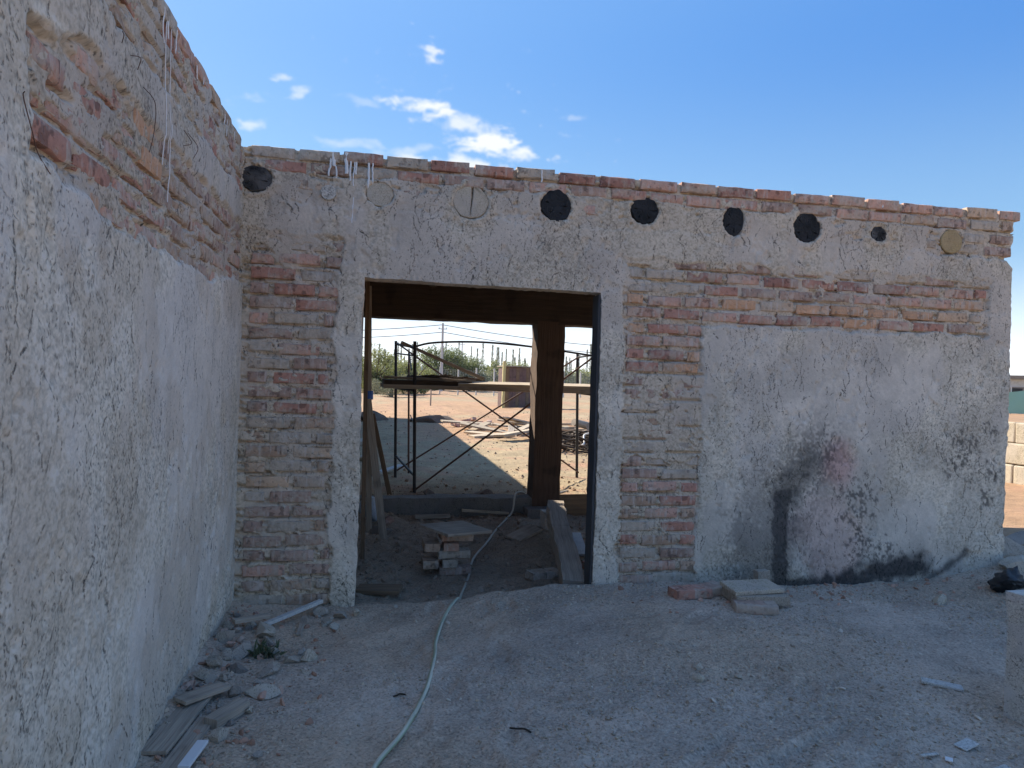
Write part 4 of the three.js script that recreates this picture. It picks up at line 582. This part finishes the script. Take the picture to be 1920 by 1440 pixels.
{ // loose bricks and slabs by the right-hand wall, scraps
  const b = (x, z, ry, tone, label, up = 0.028) => tag(put(mesh('loose_brick', pick(bricksLoose), M['b_' + tone]), x, z, up, [0, ry, 0]), label, 'brick');
  b(2.80, 0.42, 0.10, 'red', 'reddish brick on the ground in front of the right pier'); b(2.97, 0.36, 0.45, 'mauve', 'dark brick touching the reddish brick by the wall'); b(3.06, 0.70, -0.28, 'mauve', 'brick lying under the edge of the grey slabs');
  const sl = (x, y, z, w, d, h, ry, label, mat) => { const m = mesh('stone_slab', beamGeo(w, h, d, 0.006, 0.012), mat); m.position.set(x, y, z); m.rotation.set(0.03, ry, 0.02); tag(m, label, 'slab'); };
  const g0 = gy(3.15, 0.5); sl(3.16, g0 + 0.045, 0.50, 0.34, 0.22, 0.06, -0.08, 'lower grey slab beside the scorched streak', M.stone); sl(3.14, g0 + 0.092, 0.49, 0.33, 0.20, 0.028, 0.02, 'thin upper grey slab of the pair by the scorched wall', M.stonePale); sl(3.40, gy(3.42, 0.16) + 0.06, 0.16, 0.10, 0.06, 0.14, 0.1, 'small pale block standing against the wall behind the slabs', M.stone);
  const sc = (x, z, w, d, ry, label, mat = M.white, h = 0.006, cat = 'scrap') => tag(put(mesh('scrap', beamGeo(w, h, d, 0.002, 0.006), mat), x, z, 0.012, [rr(-0.1, 0.1), ry, rr(-0.08, 0.08)]), label, cat);
  sc(3.44, 1.66, 0.17, 0.05, -0.55, 'white plaster shard on the ground at the right', M.whiteDirty, 0.012); sc(3.10, 2.16, 0.09, 0.05, 0.3, 'crumpled white scrap near the concrete stub', M.whiteDirty); sc(2.93, 2.26, 0.03, 0.025, 0.8, 'tiny bright white scrap at the lower right', M.white); sc(2.88, 2.22, 0.08, 0.012, 0.1, 'thin white splinter beside the tiny scrap', M.whiteDirty); sc(3.10, 2.33, 0.08, 0.05, 0.2, 'pale scrap at the lower right corner', M.whiteDirty);
  const tw = (x, z, l, ry, label) => tag(put(mesh('twig', tubeGeo([[-l / 2, 0, 0], [-l / 6, 0.006, 0.008], [l / 6, 0.004, -0.006], [l / 2, 0, 0.004]], 0.004, 16, 5), M.woodDark), x, z, 0.006, [0, ry, 0]), label, 'twig');
  tw(1.42, 1.74, 0.09, -0.5, 'dark twig on the ground right of the hose'); tw(0.95, 1.30, 0.07, 0.3, 'short dark twig left of the hose');
  const stub = mesh('concrete_stub', longBeam(0.5, 0.95, 0.14, 8, 0.02, 1), M.concrete); stub.position.set(3.735, 0.15, 2.02); tag(stub, 'grey concrete stub cut off by the right edge of the picture', 'stub');
  let bg = stoneGeo(404, 0.15, 0.085, 0.10, 0.3, 5); { const p = bg.attributes.position; for (let i = 0; i < p.count; i++) { const x = p.getX(i), y = p.getY(i), z = p.getZ(i), k = 1 + 0.35 * (Math.abs(vn(x * 34, y * 34 + z * 22, 8) - 0.5) * 2 - 0.5) + 0.12 * (vn(x * 90, y * 90 + z * 70, 9) - 0.5); p.setXYZ(i, x * k, y * k, z * k); } bg = toCreasedNormals(bg, 1.2); }
  const bag = put(mesh('plastic_bag', bg, M.blackBag), 5.10, 0.42, 0.06, [0, 0.5, 0]); tag(bag, 'crumpled black plastic bag by the free end of the wall', 'bag');
  tag(put(mesh('rag', stoneGeo(405, 0.07, 0.035, 0.05, 0.3, 3), M.rag), 5.02, 0.58, 0.02), 'teal rag lying against the black bag', 'rag');
  tag(put(mesh('stone', stoneGeo(406, 0.2, 0.10, 0.14), M.stone), 5.62, -0.12, 0.05), 'grey boulder just beyond the free wall end', 'stone'); tag(put(mesh('stone', stoneGeo(407, 0.24, 0.12, 0.16), M.stone), 6.05, -0.35, 0.05), 'larger grey boulder right of the wall end', 'stone'); tag(put(mesh('stone', stoneGeo(408, 0.12, 0.07, 0.09), M.stonePale), 5.45, 0.16, 0.03), 'pale stone at the foot of the free wall end', 'stone');
}
{ // pebbles and grit: too many to count
  const P = (name, label, n, seed, geo, mat, where, size) => { const im = new THREE.InstancedMesh(geo, mat, n), r = rngOf(seed), o = new THREE.Object3D(); for (let k = 0; k < n; k++) { const [x, z] = where(r), s = size(r); o.position.set(x, gy(x, z) + s * 0.25, z); o.rotation.set(r() * 6, r() * 6, r() * 6); o.scale.set(s * (0.8 + r() * 0.7), s * 0.8, s * (0.8 + r() * 0.5)); o.updateMatrix(); im.setMatrixAt(k, o.matrix); const v = 0.62 + r() * 0.5; im.setColorAt(k, lc(v * 1.02, v * 0.98, v * 0.93)); } im.name = name; im.userData = { kind: 'stuff', label }; im.castShadow = im.receiveShadow = true; scene.add(im); };
  const g = stoneGeo(5, 1, 1, 1, 0.6, 1);
  P('gravel', 'loose gravel and grit over the yard', 34000, 71, g, std([0.52, 0.43, 0.34]), r => { for (;;) { const x = r() * 6.2, z = 0.02 + r() * 2.9; if (fbm(x * 1.3, z * 1.3, 3, 930) + 0.15 * (x > 1.6 ? 1 : 0) > 0.42 + r() * 0.25) return [x, z]; } }, r => 0.0022 + 0.006 * Math.pow(r(), 5));
  P('pebbles', 'scattered pale pebbles and grit chips in the yard', 330, 72, g, std([0.60, 0.53, 0.45]), r => [r() * 4.5, 0.05 + r() * 2.6], r => 0.004 + 0.010 * Math.pow(r(), 4));
  P('brick_chips', 'reddish brick chips and mortar crumbs along the wall feet', 420, 75, g, std([0.50, 0.30, 0.22]), r => r() < 0.5 ? [0.04 + r() * r() * 0.8, 0.05 + r() * 2.2] : [2.3 + r() * 3, 0.03 + r() * r() * 0.7], r => 0.004 + 0.012 * Math.pow(r(), 3));
  P('clods', 'earth clods and crumbs on the gallery floor', 2600, 73, g, std([0.38, 0.30, 0.23]), r => [0.35 + r() * 3.2, -0.15 - r() * 2.7], r => 0.004 + 0.018 * Math.pow(r(), 6));
  P('earth_crumbs', 'earth clods over the sunlit rear ground', 5000, 74, g, std([0.46, 0.34, 0.25]), r => { const t = r(); return [0.5 + r() * (4 + t * 8), -3.15 - t * t * 22]; }, r => 0.005 + 0.018 * Math.pow(r(), 7));
}

// ------------------------------------------------------------------ rear yard: piles, shed, fence, poles, trees
{
  const by = (x, z, up = 0) => gy(x, z) + up, r = rngOf(611);
  const nB = [[3.15, -15.3], [3.35, -15.6], [3.6, -15.4], [3.85, -15.8], [3.5, -15.9], [4.05, -15.5], [3.3, -16.2], [3.75, -16.3], [4.25, -16.1], [3.05, -14.0], [3.4, -13.6], [3.7, -13.9]];
  nB.forEach(([x, z], k) => { const up = k === 4 || k === 7 ? 0.09 : 0.03; const m = mesh('loose_brick', pick(bricksLoose), M[k % 3 ? 'b_red' : 'b_salmon']); m.position.set(x, by(x, z, up), z); m.rotation.set(rr(-0.3, 0.3), rr(0, 3), rr(-0.3, 0.3)); m.scale.set(1.15, 1.3, 1.15); tag(m, 'loose red brick in the pile on the sunlit ground behind the scaffold', 'brick', 'brick pile in the rear yard'); });
  const pile = (n, cx, cz, sx, sz, mat, name, label, cat, group, lo, hi, w, t) => { for (let k = 0; k < n; k++) { const x = cx + (r() - 0.5) * sx, z = cz + (r() - 0.5) * sz, l = lo + r() * (hi - lo), m = mesh(name, beamGeo(l, t, w * (0.7 + r() * 0.6), 0.004, 0.02), typeof mat === 'function' ? mat(k) : mat); m.position.set(x, by(x, z, t / 2 + r() * 0.25 * (1 - Math.abs(x - cx) / sx * 1.4)), z); m.rotation.set((r() - 0.5) * 0.4, r() * 3.1, (r() - 0.5) * 0.35); const dx = x - cx, dz = z - cz; tag(m, `${l > (lo + hi) / 2 ? 'long' : 'short'} ${k % 5 ? 'pale' : 'grey'} scrap plank ${dz > sz / 6 ? 'at the near' : dz < -sz / 6 ? 'at the far' : 'in the middle'} ${dx > 0.15 * sx ? 'right' : dx < -0.15 * sx ? 'left' : 'centre'} of the rear woodpile`, cat, group); } };
  pile(26, 4.6, -12.9, 2.6, 3.6, k => k % 5 ? M.woodPale : M.woodGrey, 'scrap_plank', 'pale scrap plank in the woodpile left of the brown post', 'plank', 'planks in the rear woodpile', 0.6, 1.7, 0.22, 0.04);
  const big = mesh('scrap_plank', beamGeo(2.0, 0.05, 0.30, 0.004, 0.02), M.woodPale); big.position.set(4.15, by(4.15, -10.9, 0.18), -10.9); big.rotation.set(-0.12, 0.75, 0.14); tag(big, 'longest pale plank sloping at the front of the rear woodpile', 'plank', 'planks in the rear woodpile');
  const flat = mesh('scrap_plank', beamGeo(0.8, 0.05, 0.3, 0.004, 0.02), M.woodPale); flat.position.set(3.35, by(3.35, -11.2, 0.05), -11.2); flat.rotation.set(0.02, 0.3, 0.05); tag(flat, 'flat whitish board at the left tip of the rear woodpile', 'board', 'planks in the rear woodpile');
  // dark brush heap right of the post
  const tw = []; for (let k = 0; k < 150; k++) { const x = 4.95 + (r() - 0.5) * 1.7, z = -8.9 + (r() - 0.5) * 2.2, h = 0.30 * (1 - Math.abs(x - 4.95) / 1.0) + 0.02, l = 0.3 + r() * 0.7, a = r() * 6.28; tw.push(tubeGeo([[x - Math.cos(a) * l / 2, by(x, z) + r() * h, z - Math.sin(a) * l / 2], [x, by(x, z) + r() * h + 0.05, z], [x + Math.cos(a) * l / 2, by(x, z) + r() * h, z + Math.sin(a) * l / 2]], 0.008 + r() * 0.014, 6, 5)); }
  const hp = mesh('brush_heap', merge(tw), M.woodDark); tag(hp, 'dark heap of twisted branches right of the brown post', 'branches');
  for (const [x, z, a, l] of [[5.35, -9.6, 0.5, 'thick grey log on top of the branch heap'], [5.15, -8.6, 0.9, 'second grey log lying on the branch heap']]) { const g = new THREE.CylinderGeometry(0.075, 0.09, 1.3, 9, 4); g.rotateZ(Math.PI / 2); const m = mesh('fallen_log', boxUV(g, 0.8), M.woodGrey); m.position.set(x, by(x, z, 0.36), z); m.rotation.set(0, a, -0.2); tag(m, l, 'log'); }
  tag(mesh('rope', tubeGeo([[4.5, by(4.5, -8.2, 0.1), -8.2], [4.65, by(4.65, -8.1, 0.16), -8.1], [4.72, by(4.72, -8.3, 0.3), -8.3], [4.85, by(4.85, -8.3, 0.34), -8.3]], 0.018, 24, 6), M.white), 'white rope end hanging over the branch heap', 'rope');
  for (const [x, z, s, l] of [[0.72, -6.6, 0.16, 'pale rock at the left edge of the shaded rear yard'], [0.80, -5.0, 0.10, 'smaller pale rock near the scaffold foot'], [0.62, -9.0, 0.2, 'distant rock along the house foot'], [2.05, -3.35, 0.08, 'dark clod just beyond the low sill left of the post'], [1.45, -3.3, 0.06, 'small dark clod at the scaffold foot']]) tag(put(mesh('stone', stoneGeo(Math.round(s * 900 + x * 10), s * 1.3, s * 0.7, s), x > 1 ? M.stoneDark : M.stonePale), x, z, s * 0.2), l, 'stone');
  const ww = mesh('board', beamGeo(0.5, 0.02, 0.10, 0.003, 0.005), M.whiteDirty); ww.position.set(1.02, by(1.02, -5.1, 0.05), -5.1); ww.rotation.set(0.1, 0.7, 0.1); tag(ww, 'white board lying by the left scaffold foot', 'board');
  for (const [x, z, l] of [[2.35, -16.4, 'dark earth lump at the left of the heap on the shadow edge'], [2.75, -16.7, 'dark earth lump in the middle of the heap on the shadow edge'], [0.9, -16.6, 'dark earth lump far left on the shadow edge']]) tag(put(mesh('earth_heap', stoneGeo(Math.round(x * 77), 0.5, 0.22, 0.35, 0.4, 3), std([0.20, 0.15, 0.115], { map: dirtMap })), x, z, 0.02), l, 'earth');
  // plank shed
  const S = thing('plank_shed', 'small weathered plank shed standing alone in the rear yard', 'shed', null, [7.85, gy(7.85, -30), -30.2], 0.12);
  for (let k = 0; k < 9; k++) { const m = mesh('plank', beamGeo(0.165, 1.98 + rr(-0.04, 0.04), 0.03, 0.003, 0.01), k % 3 ? M.woodPurple : M.woodBrown, S); m.position.set(-0.70 + k * 0.172, 0.99, 0.6); } 
  for (let k = 0; k < 6; k++) for (const s of [-1, 1]) { const m = mesh('plank', beamGeo(0.03, 1.95 + rr(-0.04, 0.04), 0.19, 0.003, 0.01), M.woodPurple, S); m.position.set(s * 0.80, 0.975, 0.5 - k * 0.2); }
  const bk = mesh('rear_panel', beamGeo(1.6, 1.95, 0.03), M.woodPurple, S); bk.position.set(0, 0.975, -0.62); const rf = mesh('roof', beamGeo(1.75, 0.04, 1.45), M.woodGrey, S); rf.position.set(0, 2.03, 0);
  const yp = tag(put(mesh('wooden_post', longBeam(0.13, 2.3, 0.13, 10, 0.02, 1), M.yellow), 7.0, -29.3, 1.1), 'yellowish post at the left corner of the plank shed', 'post');
  const p2 = tag(put(mesh('wooden_post', longBeam(0.07, 1.2, 0.07, 8, 0.02, 1), M.woodGrey), 3.55, -30, 0.5), 'thin grey stake in the rear yard left of the shed', 'stake');
  // far fence: posts and wires
  const F = thing('wire_fence', 'pale posted wire fence across the far side of the rear yard', 'fence');
  for (let k = 0; k < 22; k++) { const x = -3 + k * 1.55, z = -55 - k * 0.05; const m = mesh('fence_post', beamGeo(0.12, 2.45, 0.12, 0.01), M.post, F); m.position.set(x, gy(x, z) + 1.05, z); }
  const fw = []; for (let k = 0; k < 22; k++) fw.push(rodGeo([-3.5, 0.2 + k * 0.095, -55], [30, 0.2 + k * 0.095, -56], 0.004, 4)); for (let k = 0; k < 150; k++) fw.push(rodGeo([-3.4 + k * 0.22, 0.1, -55 - k * 0.0066], [-3.4 + k * 0.22, 2.2, -55 - k * 0.0066], 0.004, 4)); const fm = mesh('wire_mesh', merge(fw), M.mesh, F); fm.userData.kind = 'stuff';
  // utility poles and lines
  const up = (x, z, h, r0, label) => { const U = thing('utility_pole', label, 'pole', null, [x, gy(x, z), z]); const c = new THREE.CylinderGeometry(r0 * 0.62, r0, h, 10); c.translate(0, h / 2 - 0.3, 0); mesh('shaft', c, M.pole, U); const a = mesh('cross_arm', beamGeo(0.9, 0.08, 0.08), M.pole, U); a.position.set(0, h - 0.9, 0); for (const s of [-0.38, 0.38]) { const i = mesh('insulator', new THREE.CylinderGeometry(0.04, 0.05, 0.14, 8), M.white, a); i.position.set(s, 0.11, 0); } };
  up(7.6, -68, 7.25, 0.17, 'tall pale utility pole in front of the big tree'); up(15.98, -120, 8.3, 0.15, 'farther thin utility pole right of the tall one');
  const cab = (a, b, sag, label) => { const pts = []; for (let k = 0; k <= 16; k++) { const t = k / 16; pts.push([mix(a[0], b[0], t), mix(a[1], b[1], t) - sag * 4 * t * (1 - t), mix(a[2], b[2], t)]); } tag(mesh('power_line', tubeGeo(pts, 0.035, 48, 5), M.cable), label, 'cable'); };
  cab([7.55, 6.9, -68], [-24, 5.9, -66], 0.9, 'upper power line left of the tall utility pole'); cab([7.55, 6.9, -68], [50, 6.3, -70], 1.25, 'upper power line right of the tall utility pole'); cab([7.6, 6.15, -68], [-24, 5.2, -66], 0.9, 'lower power line left of the tall utility pole'); cab([7.6, 6.15, -68], [50, 5.4, -70], 1.25, 'lower power line right of the tall utility pole');
}
// foliage built from many small leaf faces
function leaves(n, seed, put, size) {
  const r = rngOf(seed), P = new Float32Array(n * 18), NN = new Float32Array(n * 18), U = new Float32Array(n * 12), v = new THREE.Vector3(), e = new THREE.Euler(), A = new THREE.Vector3();
  for (let k = 0; k < n; k++) { const [x, y, z] = put(r), s = size * (0.5 + r()), w = s * 0.45; e.set(r() * 6.3, r() * 6.3, r() * 6.3); const c = [[-w, 0], [0, -s], [w, 0], [-w, 0], [w, 0], [0, s]]; A.set(0, 0, 1).applyEuler(e); c.forEach(([a, b], i) => { v.set(a, b, 0).applyEuler(e); P.set([x + v.x, y + v.y, z + v.z], k * 18 + i * 3); NN.set([A.x, A.y, A.z], k * 18 + i * 3); }); }
  const g = new THREE.BufferGeometry(); g.setAttribute('position', new THREE.BufferAttribute(P, 3)); g.setAttribute('normal', new THREE.BufferAttribute(NN, 3)); g.setAttribute('uv', new THREE.BufferAttribute(U, 2)); return g;
}
function clump(seed, n, w, h, d, base, lump, lf = 0.019) { const r0 = rngOf(seed), C = []; for (let k = 0; k < lump; k++) { const a = r0() * 6.28, q = Math.sqrt(r0()); C.push([Math.cos(a) * q * w * 0.42, base + h * (0.08 + 0.82 * r0() * (1 - 0.45 * q)), Math.sin(a) * q * d * 0.42, (0.16 + 0.2 * r0()) * Math.min(w, h)]); } return leaves(n, seed + 1, r => { const c = C[Math.floor(r() * lump)], u = r() * 2 - 1, a = r() * 6.28, s = Math.sqrt(1 - u * u), q = c[3] * Math.pow(r(), 0.45); return [c[0] + Math.cos(a) * s * q, c[1] + u * q * 0.85, c[2] + Math.sin(a) * s * q]; }, Math.min(w, h) * lf); }
function tree(name, label, cat, x, z, w, h, d, seed, mat, n, lump, group) {
  const T = thing(name, label, cat, group, [x, gy(x, z), z]); const L = [], r = rngOf(seed + 5), th = h * 0.35; const tr = new THREE.CylinderGeometry(0.05 * w * 0.5, 0.05 * w, th * 1.4, 7); tr.translate(0, th * 0.65, 0); L.push(tr);
  for (let k = 0; k < 6; k++) { const a = k * 1.05 + r(); L.push(rodGeo([0, th * (0.7 + 0.4 * r()), 0], [Math.cos(a) * w * 0.3, h * (0.5 + 0.3 * r()), Math.sin(a) * d * 0.3], 0.012 * w, 5)); }
  mesh('trunk', merge(L), M.trunk, T); mesh('crown', clump(seed, n * 3, w, h, d, h * 0.03, lump), mat, T);
}
tree('broadleaf_tree', 'large rounded dark green tree beyond the wire fence', 'tree', 8.4, -75, 5.4, 5.6, 5, 3001, M.leafDark, 9000, 26); tree('broadleaf_tree', 'lower dark green tree adjoining the large rounded one on its right', 'tree', 11.6, -76, 4.6, 4.4, 4.5, 3051, M.leafDark, 7000, 20);
tree('bush', 'olive green bush at the left beyond the scaffold', 'bush', 1.0, -52, 3.4, 3.5, 3, 3101, M.leafOlive, 6000, 18); tree('bush', 'pale olive bush between the left bush and the big tree', 'bush', 3.9, -54, 3.6, 2.9, 3, 3151, M.leafOlive, 6000, 18); tree('bush', 'low grey green bush at the foot of the left bush', 'bush', 2.0, -44, 3.4, 1.7, 2.4, 3201, M.leafGrey, 4000, 14);
{
  const h = []; for (let k = 0; k < 70; k++) { const x = -15 + k * 1.9; const g = clump(4000 + k * 3, 2200, 6.5, 5.9 + 2.2 * vn(k * 0.6, 3, 5), 4, -0.6, 10, 0.036); g.translate(x, 0, -150 - 12 * vn(k * 0.9, 1, 6)); h.push(g); }
  const m = mesh('hedgerow', mergeGeometries(h), M.leafOlive); m.userData = { kind: 'stuff', label: 'hazy olive hedgerow along the horizon' };
  const proto = [0, 1, 2, 3].map(k => { const H = 10 + k * 1.3, c = leaves(900, 5000 + k, r => { const t = r(), q = (0.10 + 0.42 * Math.sin(Math.min(1, t * 1.25) * Math.PI * 0.86)) * Math.sqrt(r()); const a = r() * 6.28; return [Math.cos(a) * q, 1.2 + t * (H - 1.2), Math.sin(a) * q]; }, 0.16), t = new THREE.CylinderGeometry(0.015, 0.08, H, 5); t.translate(0, H / 2, 0); return [c, t]; });
  const r = rngOf(93); for (let k = 0; k < 84; k++) { const x = -14 + k * 1.3 + (r() - 0.5) * 2.6, z = -225 - r() * 40, T = thing('poplar_tree', 'thin sparse poplar in the hazy row on the horizon', 'tree', 'poplar row on the horizon', [x, 0, z], r() * 6); const [c, t] = proto[k % 4]; T.scale.setScalar((0.72 + r() * 0.45)); mesh('trunk', t, M.trunk, T); mesh('crown', c, M.leafGrey, T); }
}
// ------------------------------------------------------------------ to the right of the wall end
{
  const B = thing('block_wall', 'low sunlit wall of big pale blocks beyond the wall end', 'wall', null, [10.2, gy(10.2, -4.5), -4.6], -Math.PI / 2 + 0.1); const r = rngOf(17);
  for (let j = 0; j < 3; j++) for (let k = 0; k < 5; k++) { const m = mesh('block', beamGeo(0.52, 0.305, 0.3, 0.02, 0.02, 0.5), M.sandBlock, B); m.position.set(-1.05 + k * 0.53 + (j % 2) * 0.26 + (r() - 0.5) * 0.02, 0.13 + j * 0.31, (r() - 0.5) * 0.04); m.rotation.y = (r() - 0.5) * 0.05; }
  const N = thing('shade_net', 'green shade net fence far to the right', 'fence', null, [48, gy(48, -38), -38], -0.8); const ng = new THREE.PlaneGeometry(16, 1.7, 60, 6), p = ng.attributes.position; for (let i = 0; i < p.count; i++) { p.setZ(i, 0.2 * fbm(p.getX(i) * 1.4, p.getY(i), 3, 4)); p.setY(i, p.getY(i) + (p.getY(i) > 0 ? 0.15 * Math.cos(p.getX(i) * 1.3) : 0)); } ng.computeVertexNormals(); const nm = mesh('netting', ng, M.net, N); nm.position.y = 0.95; for (let k = 0; k < 9; k++) { const q = mesh('fence_post', beamGeo(0.08, 2.1, 0.08), M.post, N); q.position.set(-8 + k * 2, 1.0, -0.12); }
  const H = thing('far_house', 'small pale house with a dark low roof behind the green net', 'house', null, [60, gy(60, -48), -48], -0.85); const w = mesh('wall', beamGeo(9, 2.9, 6, 0.02), M.whiteDirty, H); w.position.y = 1.4; const rf = mesh('roof', beamGeo(9.8, 0.35, 6.8, 0.03), M.stoneDark, H); rf.position.y = 3.0; for (const x of [-2.6, 0, 2.6]) { const q = mesh('window', beamGeo(1.1, 1.1, 0.1), M.stoneDark, H); q.position.set(x, 1.6, 3.0); const gp = mesh('pane', beamGeo(0.9, 0.9, 0.02), M.tar, q); gp.position.set(0, 0, 0.05); }
}

// ------------------------------------------------------------------ thin dusty haze over the plain
scene.fog = new THREE.FogExp2(new THREE.Color(0.80, 0.88, 0.95), 0.00025);
renderer.render(scene, camera);
